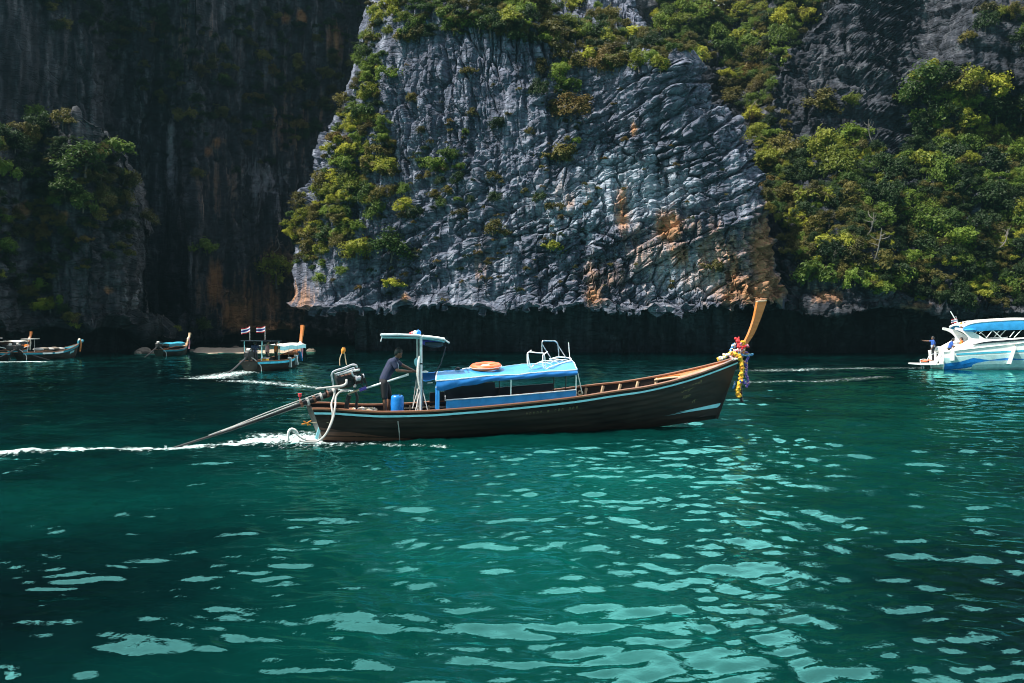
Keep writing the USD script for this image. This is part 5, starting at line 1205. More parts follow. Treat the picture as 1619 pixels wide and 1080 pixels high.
# ------------------------------------------------------------------ garlands on the prow
c5 = lambda x, y: (1120 + x / 8.31, 520 + y / 8.31)
def garland(name, label, pts, r, m, bead=True, group=None, col2=None):
    q = spline(np.array([H.at(*c5(x, y), l) for x, y, l in pts]), 60)
    t = hthing(name, label, 'garland', q[-1], group)
    t.add('strand', tube(q, r * .7, 7), m)
    d = np.r_[0, np.cumsum(np.linalg.norm(np.diff(q, axis=0), axis=1))]; n = max(4, int(d[-1] / (r * .8)))
    rr = np.random.default_rng(len(pts) + int(pts[0][0])); ms = {m: [], col2 or m: []}
    for k in range(n):
        c = np.array([np.interp(d[-1] * k / (n - 1), d, q[:, i]) for i in range(3)])
        for _ in range(4):
            dr = rr.normal(size=3); dr /= np.linalg.norm(dr)
            ms[(col2 or m) if rr.random() < .35 else m].append(ball(c + dr * r * .75, r * rr.uniform(.4, .62), 1))
    for mm, l in ms.items():
        if l: t.add('flowers', join(*l), mm, smooth=True, kind='stuff')
    return t
garland('flower_garland', 'thick yellow flower garland hanging down the bow', [(300, 330, -.16), (360, 345, -.20), (410, 375, -.22), (435, 420, -.24), (440, 500, -.24), (435, 580, -.24), (430, 660, -.24), (400, 740, -.22), (385, 820, -.2), (400, 890, -.2)], .075, 'petal_yellow', col2='rope_orange')
garland('flower_garland', 'cream and yellow garland lying across the foredeck tip', [(140, 395, -.05), (190, 375, -.12), (250, 345, -.14), (310, 320, -.16), (360, 330, -.18)], .055, 'petal_white', col2='petal_yellow')
garland('flower_garland', 'cream garland drooping over the near rail of the bow', [(200, 345, -.05), (240, 340, -.1), (300, 370, -.2), (330, 400, -.24), (390, 385, -.22)], .04, 'petal_white', col2='petal_pink')
garland('flower_garland', 'red flowers tied around the prow post', [(380, 130, 0), (400, 190, -.06), (400, 240, -.08), (440, 250, -.08), (480, 225, -.05), (500, 220, 0)], .07, 'petal_red', col2='petal_pink')
garland('flower_garland', 'yellow bow of flowers on the prow post above the red ones', [(430, 180, -.06), (460, 170, -.07), (480, 190, -.05), (450, 215, -.05)], .04, 'petal_yellow')
garland('cloth_ribbon', 'light blue ribbon knot left of the prow post', [(290, 285, .06), (310, 250, .06), (325, 215, .06), (345, 200, .06), (350, 240, .06)], .04, 'ribbon_blue', col2='petal_white')
garland('cloth_ribbon', 'pink and white ribbon at the foot of the prow post', [(340, 290, -.05), (380, 280, -.1), (430, 290, -.1), (460, 260, -.08)], .045, 'petal_pink', col2='petal_white')
garland('cloth_ribbon', 'violet and orange ribbon hanging from the prow on its outer side', [(430, 320, 0), (480, 310, .02), (515, 335, .03), (520, 380, .04), (500, 420, .04), (495, 470, .04)], .045, 'ribbon_violet', col2='petal_yellow')
garland('cloth_ribbon', 'string of blue, white and red flowers hanging on the outer side of the bow', [(490, 440, .05), (500, 520, .06), (495, 600, .06), (510, 640, .06), (520, 700, .06), (500, 760, .06)], .04, 'ribbon_violet', col2='petal_pink')
garland('cloth_ribbon', 'turquoise ribbon end pointing out ahead of the bow', [(400, 320, -.05), (450, 345, -.02), (520, 350, .02), (580, 335, .05)], .035, 'ribbon_blue', col2='paint_cyan')
garland('cloth_ribbon', 'deep blue flower knot on the yellow garland', [(420, 700, -.26), (450, 680, -.27), (470, 710, -.27)], .05, 'ribbon_violet', col2='ribbon_blue')
garland('cloth_ribbon', 'small blue and white tassel on the hull side behind the bow', [(345, 700, -.18), (335, 750, -.2), (320, 775, -.2)], .026, 'ribbon_blue', col2='petal_white')
garland('cloth_ribbon', 'black ribbon hanging lowest from the bow', [(400, 640, -.16), (420, 760, -.16), (430, 880, -.16), (440, 960, -.16)], .05, 'ribbon_black')

# ------------------------------------------------------------------ people
def person(label, J, frame_, shirt='shirt_navy', legs='shorts_dark', skin='skin', long_sleeve=False, hair='hair', extra=None, group=None, thigh_only=True, scale=1.0):
    """J: joint positions. One continuous body; shirt, shorts, hair are pieces of clothing over it."""
    A = {k: np.asarray(v_, float) for k, v_ in J.items()}
    up = A['head'] - A['neck']; up /= np.linalg.norm(up); face = A['face'] / np.linalg.norm(A['face']); sd = np.cross(up, face); sd /= np.linalg.norm(sd)
    k = scale
    ch = [[(A['pelvis'], .125 * k), (A['waist'], .115 * k), (A['chest'], .135 * k)], [(A['chest'], .10 * k), (A['neck'], .055 * k), (A['head'] - up * .06 * k, .055 * k)],
          [(A['shL'], .068 * k), (A['chest'], .115 * k), (A['shR'], .068 * k)], [(A['hipL'], .085 * k), (A['pelvis'], .10 * k), (A['hipR'], .085 * k)]]
    ch += [[(A['head'], .098 * k), (A['head'] - up * .055 * k + face * .025 * k, .078 * k)], [(A['head'] - up * .10 * k + face * .05 * k, .038 * k), (A['head'] - up * .04 * k + face * .05 * k, .05 * k)],
           [(A['head'] - up * .015 * k + face * .09 * k, .013 * k), (A['head'] - up * .05 * k + face * .108 * k, .017 * k)]]
    for s in (-1, 1): ch.append([(A['head'] + sd * s * .092 * k - up * .02 * k, .022 * k), (A['head'] + sd * s * .098 * k - up * .05 * k, .014 * k)])
    fine = []
    for s in 'LR':
        ch.append([(A['sh' + s], .058 * k), (A['el' + s], .043 * k), (A['wr' + s], .029 * k)])
        ch.append([(A['hip' + s], .088 * k), (A['kn' + s], .056 * k), (A['kn' + s] * .62 + A['an' + s] * .38 + np.array([0, 0, 0]), .056 * k), (A['an' + s], .036 * k)])
        ch.append([(A['an' + s] + np.array([0, 0, -.035 * k]), .038 * k), (A['toe' + s], .026 * k)])
        w, d = A['wr' + s], A['wr' + s] - A['el' + s]; d /= np.linalg.norm(d); pn = np.cross(d, [0.2, 0.3, 1.0]); pn /= np.linalg.norm(pn); qn = np.cross(d, pn)
        ch.append([(w, .028 * k), (w + d * .05 * k + pn * .02 * k, .024 * k)]); ch.append([(w, .028 * k), (w + d * .05 * k - pn * .02 * k, .024 * k)])
        for fi, ln in enumerate((.070, .080, .076, .060)):
            b_ = w + d * .075 * k + pn * (fi - 1.5) * .021 * k
            m_ = b_ + d * ln * .5 * k - qn * .012 * k; fine.append([(b_ - d * .03 * k, .0105 * k), (b_, .0105 * k), (m_, .009 * k), (m_ + d * ln * .35 * k - qn * .03 * k, .0075 * k)])
        b_ = w + d * .03 * k + pn * .035 * k; fine.append([(b_ - pn * .02 * k, .012 * k), (b_, .011 * k), (b_ + d * .035 * k + pn * .022 * k - qn * .01 * k, .009 * k)])
    foot = np.array([A['anL'][0] / 2 + A['anR'][0] / 2, A['anL'][1] / 2 + A['anR'][1] / 2, min(A['anL'][2], A['anR'][2]) - .07 * k])
    t = T('person', label, 'person', base=foot, frame=frame_, group=group)
    t.add('body', blob(ch + fine, .024 * k, 3, 12), skin, smooth=True)
    eye = [ball(A['head'] - up * .01 * k + face * .088 * k + sd * s * .033 * k, .011 * k, 1) for s in (-1, 1)]
    [t.add('eye', m_, 'hair') for m_ in eye]
    t.add('hair', blob([[(A['head'] + up * .022 * k - face * .014 * k, .102 * k), (A['head'] - up * .04 * k - face * .045 * k, .078 * k)]], .03, 3), hair, smooth=True)
    sl = .62
    tr = [[(A['pelvis'] + (A['waist'] - A['pelvis']) * .25, .142 * k), (A['waist'], .135 * k), (A['chest'], .152 * k)], [(A['shL'], .082 * k), (A['chest'], .135 * k), (A['shR'], .082 * k)], [(A['chest'], .12 * k), (A['neck'] - up * .03 * k, .075 * k)]]
    for s in 'LR': tr.append([(A['sh' + s], .078 * k), (A['sh' + s] + (A['el' + s] - A['sh' + s]) * (sl if not long_sleeve else 1.0), .066 * k)] + ([(A['wr' + s], .046 * k)] if long_sleeve else []))
    t.add('shirt', blob(tr, .035 * k, 4, 12), shirt, smooth=True)
    sh_ = [[(A['hipL'], .104 * k), (A['pelvis'], .135 * k), (A['hipR'], .104 * k)]]
    for s in 'LR': sh_.append([(A['hip' + s], .108 * k), (A['kn' + s] + (A['hip' + s] - A['kn' + s]) * (.0 if thigh_only else 0), .082 * k)] + ([] if thigh_only else [(A['an' + s], .06 * k)]))
    t.add('shorts' if thigh_only else 'trousers', blob(sh_, .035 * k, 4, 12), legs, smooth=True)
    if extra: extra(t, A, up, face, sd)
    return t

def hp(px, py, lat=0.0): return H.at(px, py, lat)
fz = .0
J = dict(head=hp(630.5, 557.5, -.02), neck=hp(627, 566, -.0), face=(.75, -.05, -.66), chest=hp(620.5, 575, 0), waist=hp(612, 590, 0), pelvis=hp(607.5, 602, 0),
         shL=hp(624, 570.5, .17), shR=hp(622.5, 571.5, -.17), elL=hp(637, 578, .26), elR=hp(628.5, 586, -.24), wrL=hp(655.5, 587, .18), wrR=hp(650, 587.5, -.16),
         hipL=hp(609, 605, .09), hipR=hp(607, 606, -.09), knL=hp(615.5, 627, .11), knR=hp(608, 628, -.10), anL=hp(613, 650, .12), anR=hp(609, 652, -.12), toeL=hp(620, 654, .14), toeR=hp(616, 656, -.14))
def boatman_extra(t, A, up, face, sd):
    c = A['chest'] + np.array([.135, -.02, -.08]); t.add('shirt_print', ball(c - np.array([.04, .06, .0]), (.05, .11, .12)), 'print_grey')
person('boatman in a navy shirt and dark shorts bending forward to the steering pole', J, MH, extra=boatman_extra)

def stand_pose(x, y, z, ang, h=1.68, lean=0.0, armL=(.08, .02, -.55), armR=(.08, -.02, -.55), gap=.10):
    """joints of a figure standing at (x, y, z) that looks along ang; arms are hand offsets from the shoulder: forward, out, up"""
    f = np.array([math.cos(ang), math.sin(ang), 0]); l = np.array([-math.sin(ang), math.cos(ang), 0]); k = h / 1.72; b = np.array([x, y, z]); u_ = np.array([0, 0, 1.0])
    at = lambda fw, lf, up: b + k * (f * (fw + lean * max(up - .9, 0)) + l * lf + u_ * up)
    J = dict(head=at(.03, 0, 1.60), neck=at(0, 0, 1.45), face=f - .1 * u_, chest=at(0, 0, 1.28), waist=at(.01, 0, 1.08), pelvis=at(0, 0, .95), shL=at(0, .18, 1.38), shR=at(0, -.18, 1.38),
             hipL=at(0, .09, .90), hipR=at(0, -.09, .90), knL=at(.03, gap + .02, .50), knR=at(.03, -gap - .02, .50), anL=at(0, gap + .02, .08), anR=at(0, -gap - .02, .08), toeL=at(.17, gap + .05, .03), toeR=at(.17, -gap - .05, .03))
    for s, a, sg_ in (('L', armL, 1), ('R', armR, -1)):
        w = J['sh' + s] + k * (f * a[0] + l * a[1] + u_ * a[2]); m_ = (J['sh' + s] + w) / 2; d = w - J['sh' + s]
        bend = math.sqrt(max(.28 ** 2 * k * k - (d @ d) / 4, 0.0)); J['wr' + s] = w; J['el' + s] = m_ + bend * (-f * .5 - u_ * .5 + l * sg_ * .5) / .87
    return J

def longtail(label, M, L, beam_w, paint, stripe, canopy=None, sunshade=None, deck='wood_orange', garl='petal_pink', group=None, engine=True, side_marks=False, prow_h=1.7, bare=False):
    n = 41; t_ = np.linspace(0, 1, n)
    sg = L * t_; zg = .62 + .06 * (1 - t_) + .75 * np.clip((t_ - .35) / .65, 0, 1) ** 2
    b = np.interp(t_, [0, .15, .4, .6, .8, .93, 1], [.62, .85, 1.0, .95, .62, .25, .04]) * beam_w / 2
    sk = .05 * L + (L * .93 - .05 * L) * t_; zk = np.interp(t_, [0, .6, .85, 1], [-.25, -.28, -.12, .05])
    TT, pt, skin = longtail_shell(sg, zg, b, sk, zk, nw=11)
    t = T('longtail_boat', label, 'boat', base=(L / 2, 0, 0), frame=M, group=group)
    h = t.add('hull', hull_mesh(skin, .05), paint, smooth=35); t.add('transom', transom(pt), paint)
    for s in (-1, 1):
        t.add('side_stripe', strip(pt, TT, .03, .19, .02, s), stripe, smooth=False, under=h)
        t.add('gunwale_rail', sweep(pt(TT, 0 * TT, -.02, s) + np.array([0, 0, .02]), rect(.11, .05), up=(0, 0, 1)), 'wood_rail')
    if side_marks:
        for a in (.80, .84, .88): t.add('lettering', strip(pt, np.linspace(a, a + .025, 4), .3, .48, .012, -1), 'paint_cyan', smooth=False, under=h)
        for a in (.27, .46): t.add('white_panel', strip(pt, np.linspace(a, a + .15, 8), .02, .17, .035, -1), 'paint_white', smooth=False, under=h)
    zr = lambda s: np.interp(s, sg, zg); br = lambda s: np.interp(s, sg, b)
    S = np.linspace(L * .78, L * .985, 14)
    for k in range(4):
        f0, f1 = -1 + k / 2, -.5 + k / 2
        t.add('deck_plank', sheet2(np.stack([np.stack([S, f * np.maximum(br(S) - .05, .01), zr(S) - .01 + .03 * (1 - f * f)], -1) for f in (f0 + .02, f1 - .02)], 1), -.03), deck, smooth=30)
    t.add('floor', sheet2(np.stack([np.stack([np.linspace(.5, L * .66, 12), f * .6 * br(np.linspace(.5, L * .66, 12)), np.full(12, .12)], -1) for f in (-1, 1)], 1), -.03), 'wood_inside', smooth=False)
    bz = zr(L)
    q = spline([(L - .1, 0, bz - .1), (L + .1, 0, bz + .35), (L + .28, 0, bz + .8 * prow_h * .6), (L + .5, 0, bz + prow_h)], 12)
    t.add('prow', sweep(q, rect(.15, .20), up=(0, 1, 0), scale=np.linspace(.8, 1.35, 12)), deck)
    g = T('flower_garland', None, None, base=q[3], frame=M)
    g.add('strand', tube(spline([(L + .05, -.1, bz + .4), (L + .12, -.14, bz + .1), (L + .08, -.14, bz - .3), (L + .03, -.12, bz - .75)], 14), .07, 7), garl)
    g.add('knot', ball((L + .08, 0, bz + .35), (.14, .14, .16)), 'petal_white')
    if canopy:
        c0, c1, cz, top, side = canopy; A_ = np.linspace(c0 * L, c1 * L, 16); Vv = np.linspace(-1, 1, 9)
        R_ = np.array([[(a, y * beam_w * .42, cz + .10 * (1 - y * y) + .03 * math.sin(a * 3) + .12 * (a / L - c0)) for a in A_] for y in Vv])
        cn = t.add('canopy', sheet2(R_, .03), top, smooth=50)
        for y in (0, -1):
            t.add('side_curtain', sheet2(np.stack([R_[y] + np.array([0, 0, -.02 - .26 * k]) for k in (0, .5, 1)], 0), .015), side, under=cn)
        for a in np.linspace(0, 15, 4).astype(int):
            for y in (0, -1): t.add('canopy_post', tube([R_[y, a], (R_[y, a, 0], R_[y, a, 1], zr(R_[y, a, 0]))], .02, 6), 'iron_dark')
    if sunshade:
        a0, a1, z = sunshade
        t.add('sunshade', slab([(a0, -.6, z), (a1, -.6, z + .03), (a1, .6, z + .03), (a0, .6, z)], .05), 'pipe_grey')
        for y in (-.4, .4): t.add('sunshade_post', tube([(a0 * .45 + a1 * .55, y, z), (a0 * .45 + a1 * .55, y, .3)], .025, 6), 'pipe_grey')
    if engine:
        e = T('longtail_engine', None, None, base=(.1, 0, .8), frame=M)
        e.add('engine_block', box((.05, 0, 1.12), (.75, .42, .45), ch=.08), 'iron_dark', smooth=30); e.add('air_filter', cyl((.1, -.1, 1.42), (.1, .15, 1.42), .13, 14), 'pipe_grey')
        e.add('guard_pipe', tube([(-.3, -.22, .9), (-.35, -.22, 1.35), (-.1, -.22, 1.5), (.35, -.22, 1.45), (.42, -.22, 1.0)], .03, 7, n=18), 'iron_dark')
        e.add('shaft', tube([(-.2, 0, .98), (-2.0, 0, .3), (-3.4, 0, -.15)], [.08, .05, .04], 8), 'iron_dark'); e.add('tiller', tube([(.4, 0, 1.05), (1.4, 0, 1.3)], .028, 7), 'paint_white')
        e.add('pivot_post', cyl((.15, 0, .4), (.1, 0, .95), .07, 10), 'iron_dark')
        e.add('water_hose', tube([(0, -.2, .95), (.1, -.5, .7), (.25, -.75, .3), (.1, -.8, -.05), (-.4, -.7, -.05)], .03, 7, n=20), 'pipe_grey')
        custom(e.prim, None, 'engine'); t.engine = e
    t.garland = g; custom(g.prim, None, 'garland'); t.zr, t.br, t.M, t.L = zr, br, M, L
    return t

def tell(t, engine, garland):
    if engine: t.engine.prim.SetCustomDataByKey('label', engine)
    t.garland.prim.SetCustomDataByKey('label', garland)

def heading(px0, Y0, px1, Y1):
    a, b_ = np.array([(px0 - 809.5) / FPX * Y0, Y0]), np.array([(px1 - 809.5) / FPX * Y1, Y1]); d = b_ - a
    return frame([a[0], a[1], 0], math.atan2(d[1], d[0])), float(np.hypot(*d))

# the second boat, heading for the beach ------------------------------------
M2, L2 = heading(393, 61.5, 474, 69.5)
b2 = longtail('teal longtail boat with a white and aqua canopy heading for the beach', M2, L2, 1.95, 'hull_varnish', 'stripe_aqua', canopy=(.36, .90, 1.62, 'tarp_white', 'tarp_aqua'), deck='wood_orange', garl='petal_pink')
for pr in ('hull',): pass
tell(b2, 'black motor with pale hoses on the stern of the teal boat heading for the beach', 'pink and white garland on the prow of the teal boat heading for the beach')
q = [(.4, -.75, 2.05), (L2 * .42, -.75, 2.0), (L2 * .42, .75, 2.0), (.4, .75, 2.05)]
b2.add('rear_sunshade', slab(q, .05), 'tarp_dark', smooth=False)
for s in (.6, L2 * .4):
    for y in (-.6, .6): b2.add('sunshade_post', tube([(s, y, 2.0), (s, y, .55)], .025, 6), 'tarp_aqua')
for k, (s, y) in enumerate(((1.2, .5), (2.2, -.1))):
    p0 = np.array([s, y, 2.05]); p1 = p0 + np.array([0, 0, .95])
    f = T('flag', ('left one of the two striped flags over the teal boat', 'right one of the two striped flags over the teal boat')[k], 'flag', base=p0, frame=M2)
    f.add('pole', tube([p0, p1], .018, 6), 'pipe_grey')
    G_ = [(0, .06, 'flag_red'), (.06, .12, 'flag_white'), (.12, .25, 'flag_blue'), (.25, .31, 'flag_white'), (.31, .37, 'flag_red')]
    A_ = np.linspace(0, .56, 12)
    for z0, z1, m in G_:
        w = lambda z: np.stack([p1[0] - A_ * .25 + .05 * np.sin(A_ * 9), p1[1] + A_ * .96, p1[2] - z - .12 * A_ * (3.2 if k == 0 else 1.8) - .03 * np.sin(A_ * 7)], -1)
        f.add('stripe', sheet2(np.stack([w(z0), w(z1)], 0), .006), m, smooth=40)
def fender(label, M, top, bot, w, th, m, group=None, name='fender'):
    top, bot = np.asarray(top), np.asarray(bot); t = T(name, label, 'fender', base=bot, frame=M, group=group)
    t.add('board', sweep([top, (top + bot) / 2, bot], rect(w, th, .2), up=(0, 1, 0)), m); t.add('line', tube([top, top + np.array([.02, .12, .22])], .012, 5), 'rope')
for k, (s, m, lb) in enumerate(((.50 * L2, 'paint_white', 'white fender board hung on the teal boat, nearer its stern'), (.66 * L2, 'paint_white', 'white fender board hung on the teal boat, between the other two'), (.82 * L2, 'tarp_blue', 'blue fender board hung on the teal boat, nearest its bow'))):
    y = -float(b2.br(s)); fender(lb, M2, (s, y - .06, b2.zr(s) + .14), (s + .45, y * .8 - .10, b2.zr(s) - .52), .09, .24, m)
person('person in dark clothes standing at the motor of the teal boat', stand_pose(.75, -.05, .32, 0.2, lean=.2, armR=(.4, -.05, -.2)), M2, shirt='shirt_navy', legs='shorts_dark', thigh_only=False)
person('person in a pink top standing in the teal boat, left of the other passenger', stand_pose(2.95, .1, .25, -1.2, h=1.74), M2, shirt='cloth_pink', skin='skin_light')
person('person in an orange top standing in the teal boat beside the white canopy', stand_pose(3.35, -.35, .25, -1.0, h=1.72), M2, shirt='vest_orange', skin='skin_light')
c = np.array([1.75, -.3, .62]); t = T('supply_box', 'orange box carried behind the posts of the teal boat', 'box', base=c - np.array([0, 0, .2]), frame=M2)
t.add('box', box(c, (.45, .4, .4), ch=.03), 'petal_yellow', smooth=30); t.add('lid', box(c + np.array([0, 0, .23]), (.48, .43, .05), ch=.015), 'cloth_white', smooth=30)
c = np.array([2.5, -.35, .55]); t = T('bag', 'dark bag lying next to the orange box in the teal boat', 'bag', base=c - np.array([0, 0, .2]), frame=M2)
t.add('bag_body', ball(c, (.36, .25, .25)), 'shorts_dark'); t.add('strap', tube([c + np.array([-.25, 0, .1]), c + np.array([0, -.05, .4]), c + np.array([.25, 0, .1])], .02, 6, n=10), 'rubber')

# boats moored under the left wall -------------------------------------------
M3, L3 = heading(28, 84.5, 127, 91.5)
b3 = longtail('dark teal longtail boat with white side panels moored under the left buttress', M3, L3 - .2, 1.8, 'hull_varnish', 'paint_teal', sunshade=(.9, 1.9, 1.9), deck='paint_teal', garl='wood_orange', side_marks=True, prow_h=.35)
tell(b3, 'dark motor on the stern of the boat with white side panels', 'orange and white garland on the bow of the boat with white side panels')
for k in range(5):
    c = np.array([2.3 + .62 * k, 0, .92 + .05 * (k % 2)]); b3.add('rolled_cover', ball(c, (.42, .5, .16)), 'pipe_grey' if k % 2 == 0 else 'boulder')
M4, L4 = heading(2, 92, 45, 97)
b4 = longtail('longtail boat with an orange foredeck and white canopy behind the other moored boat', M4, L4, 1.9, 'hull_varnish', 'paint_teal', canopy=(.15, .72, 1.5, 'tarp_white', 'tarp_dark'), deck='wood_orange', garl='petal_white', prow_h=1.15, engine=False)
tell(b4, None, 'white garland on the prow of the boat with the orange foredeck')
M5, L5 = heading(-90, 82, -4, 86)
b5 = longtail('dark longtail boat cut off by the left picture edge, only its stern gear in view', frame([M5[0, 3] + 4.6, M5[1, 3] + 2.5, 0], math.pi + .35), 7.0, 1.8, 'hull_varnish', 'paint_teal', sunshade=(.8, 2.6, 2.0), prow_h=.8)
tell(b5, 'dark motor at the left picture edge', 'pink garland on the bow of the dark boat outside the left picture edge')
M6, L6 = heading(250, 96, 297, 103)
b6 = longtail('small longtail boat with a teal canopy moored before the beach', M6, L6, 1.7, 'hull_varnish', 'paint_teal', canopy=(.12, .68, 1.25, 'stripe_aqua', 'paint_teal'), deck='wood_pale', garl='petal_pink', prow_h=1.0)
tell(b6, 'dark motor on the stern of the small boat before the beach', 'pink garland on the prow of the small boat before the beach')

# ------------------------------------------------------------------ the speedboat at the right edge
YS = 65.0
MS = frame([(1476 - 809.5) / FPX * YS, YS + 1.35, 0], math.radians(-3.0))
SB = Measure(MS); WB = -1.38
sl = lambda px, py, lat=WB: SB.at(px, py, lat)
c7 = lambda x, y: (1420 + x / 7.2, 470 + y / 7.2)
sp = T('speedboat', 'white speedboat with blue hull stripes and blue canopy at the right edge', 'boat', base=(5, 0, 0), frame=MS)
LS = 11.4; n = 49; t_ = np.linspace(0, 1, n)
z_at = lambda px, py: sl(px, py)[2]
s_a = sl(1493, 553)[0]
zz0, zz1 = z_at(1493, 556), z_at(1619, 542); s1_ = sl(1619, 542)[0]
sgS = s_a - .05 + (LS - s_a) * t_; zgS = np.interp(sgS, [s_a - .1, s_a + 1.1, s1_, LS], [zz0 - .02, zz0 + .12, zz1, zz1 + .35])
bS = np.interp(t_, [0, .1, .55, .75, .9, 1], [1.32, 1.38, 1.38, 1.15, .62, .05]); skS = s_a + .1 + (LS - 1.3 - s_a) * t_; zkS = np.interp(t_, [0, .7, 1], [-.35, -.3, .15])
TS, PS, KS = longtail_shell(sgS, zgS, bS, skS, zkS, nw=17, p=5.0, q=.5)
hl = sp.add('hull', hull_mesh(KS, .06), 'gelcoat', smooth=35); sp.add('transom', transom(PS), 'gelcoat')
W = lambda z, t: (np.interp(t, TS, zgS) - z) / (np.interp(t, TS, zgS) - np.interp(t, TS, zkS))
tr_ = np.linspace(.0, .93, 60); ss = np.interp(tr_, TS, sgS)
zl_ = lambda pts: np.interp(ss, [sl(*c7(*q))[0] for q in pts], [sl(*c7(*q))[2] for q in pts])
top1 = zl_([(540, 640), (640, 640), (1433, 600)]); bot1 = zl_([(540, 660), (640, 660), (1433, 622)])
for sd_ in (-1, 1):
    m_ = ss > sl(*c7(640, 640))[0] - .02
    sp.add('stripe', strip(PS, tr_[m_], W(top1, tr_)[m_], W(bot1, tr_)[m_], .02, sd_), 'stripe_aqua', smooth=False, under=hl)
    a1 = zl_([(540, 690), (640, 680), (860, 665), (1433, 640)]); a2 = zl_([(480, 760), (700, 735), (860, 690), (1060, 715), (1250, 690), (1433, 700)])
    sp.add('hull_band', strip(PS, tr_, W(a1, tr_), W(a2, tr_), .012, sd_), 'hull_grey', smooth=False, under=hl)
    sp.add('hull_band', strip(PS, tr_, W(a2, tr_) + .004, np.full(60, .985), .012, sd_), 'hull_blue', smooth=False, under=hl)
    a3 = zl_([(830, 782), (900, 745), (1050, 718), (1433, 706)]); m2 = ss > sl(*c7(835, 780))[0]
    sp.add('hull_band', strip(PS, tr_[m2], (W(a3, tr_) + .02)[m2], np.full(m2.sum(), .985) - .18 * np.clip(1 - (ss[m2] - ss[m2][0]) / 1.2, 0, 1), .020, sd_), 'hull_grey', smooth=False, under=hl)
# deck, rub rail, cockpit coaming with dark window band
Sd = np.linspace(s_a + .2, LS - .4, 24)
sp.add('deck', sheet2(np.stack([np.stack([Sd, f * (np.interp(Sd, sgS, bS) - .1), np.interp(Sd, sgS, zgS) - (.45 if f == 0 else .02)], -1) for f in (-1, -.8, 0, .8, 1)], 1), -.04), 'gelcoat', smooth=30)
for sd_ in (-1, 1):
    sp.add('rub_rail', tube(PS(TS, 0 * TS, .02, sd_), .05, 7), 'gelcoat')
    lo = [(830, 545), (1010, 500), (1200, 490), (1433, 470)]; hi = [(950, 455), (1010, 470), (1200, 440), (1433, 440)]
    # superstructure side: white panel rising to the arch
    pts = [c7(*q) for q in [(560, 600), (700, 560), (830, 545), (1010, 520), (1240, 500), (1433, 485)]]; up_ = [c7(*q) for q in [(620, 585), (720, 530), (850, 470), (1000, 480), (1240, 468), (1433, 458)]]
    A_ = spline(np.array([sl(*q, sd_ * 1.30) for q in pts]) if sd_ < 0 else np.array([sl(*q, -1.30) for q in pts]) * np.array([1, -1, 1]), 24); B_ = spline(np.array([sl(*q, -1.18) for q in up_]) * np.array([1, -sd_, 1]), 24)
    A_[:, 2] = np.minimum(A_[:, 2], np.interp(A_[:, 0], sgS, zgS) + .02)
    sp.add('coaming', sheet2(np.stack([A_, (A_ + B_) / 2 + np.array([0, sd_ * .03, 0]), B_], 0), .04), 'gelcoat', smooth=50)
    wn = [c7(*q) for q in [(840, 543), (1000, 525), (1240, 508), (1433, 492)]]; wu = [c7(*q) for q in [(850, 538), (1000, 505), (1240, 486), (1433, 472)]]
    A_ = spline(np.array([sl(*q, -1.30) for q in wn]) * np.array([1, -sd_, 1]), 20); B_ = spline(np.array([sl(*q, -1.26) for q in wu]) * np.array([1, -sd_, 1]), 20)
    sp.add('side_window', sheet2(np.stack([A_ + np.array([0, sd_ * .05, 0]), B_ + np.array([0, sd_ * .05, 0])], 0), .02), 'glass_dark', smooth=False)
    # arch: white wing sweeping up and back
    outer = spline([(*c7(1010, 490),), (*c7(860, 400),), (*c7(760, 360),), (*c7(650, 345),)], 18); inner = spline([(*c7(760, 530),), (*c7(805, 470),), (*c7(770, 420),), (*c7(655, 368),)], 18)
    O_ = np.array([sl(*q, -1.12) for q in outer]) * np.array([1, -sd_, 1]); I_ = np.array([sl(*q, -1.16) for q in inner]) * np.array([1, -sd_, 1])
    sp.add('arch', sheet2(np.stack([O_, I_], 0), .10 * (1 if sd_ < 0 else -1)), 'gelcoat', smooth=40)
    for q in ([(1000, 470), (1075, 375)], [(1075, 375), (1180, 465)], [(1320, 460), (1415, 360)], [(925, 415), (1060, 310)], [(1415, 360), (1360, 280)], [(1270, 455), (1325, 385)]):
        sp.add('stanchion', tube(np.array([sl(*c7(*k), -1.14) for k in q]) * np.array([1, -sd_, 1]), .03, 7), 'paint_white')
# roof: white hard edge over a blue canvas
rs = np.array([sl(*c7(*q), -1.15) for q in [(740, 335), (850, 290), (1100, 265), (1433, 250)]]); rs = np.vstack([rs, rs[-1] + np.array([2.2, 0, -.05])]); rq = spline(rs, 24)
Rf = np.array([rq * np.array([1, 0, 1]) + np.array([0, y * 1.15, .12 * (1 - y * y)]) for y in np.linspace(-1, 1, 9)])
rf = sp.add('roof', sheet2(Rf, .06), 'gelcoat', smooth=50)
for sd_ in (0, -1):
    sp.add('roof_edge', tube(Rf[sd_] + np.array([0, 0, -.03]), .07, 8), 'gelcoat', under=rf)
    cb_ = np.interp(rq[:, 0], [sl(*c7(*q), -1.15)[0] for q in [(740, 400), (800, 395), (1090, 375), (1433, 372)]], [sl(*c7(*q), -1.15)[2] for q in [(740, 370), (800, 395), (1090, 375), (1433, 372)]])
    lo_ = Rf[sd_].copy(); lo_[:, 2] = cb_; lo_[:, 1] *= 1.03; mid = (lo_ + Rf[sd_]) / 2; mid[:, 1] *= 1.05
    up0 = Rf[sd_] + np.array([0, 0, -.08])
    sp.add('canvas', sheet2(np.stack([up0, mid, lo_], 0), .02), 'canvas_blue', smooth=50, under=rf)
sp.add('canvas', ball(sl(*c7(800, 372), -.9), (.55, .5, .14)), 'canvas_blue', under=rf)
# seats inside
for k in range(4): sp.add('seat', box((2.6 + 1.3 * k, 0, zz0 + .25), (.5, 2.0, .45), ch=.06), 'cloth_white', smooth=30)
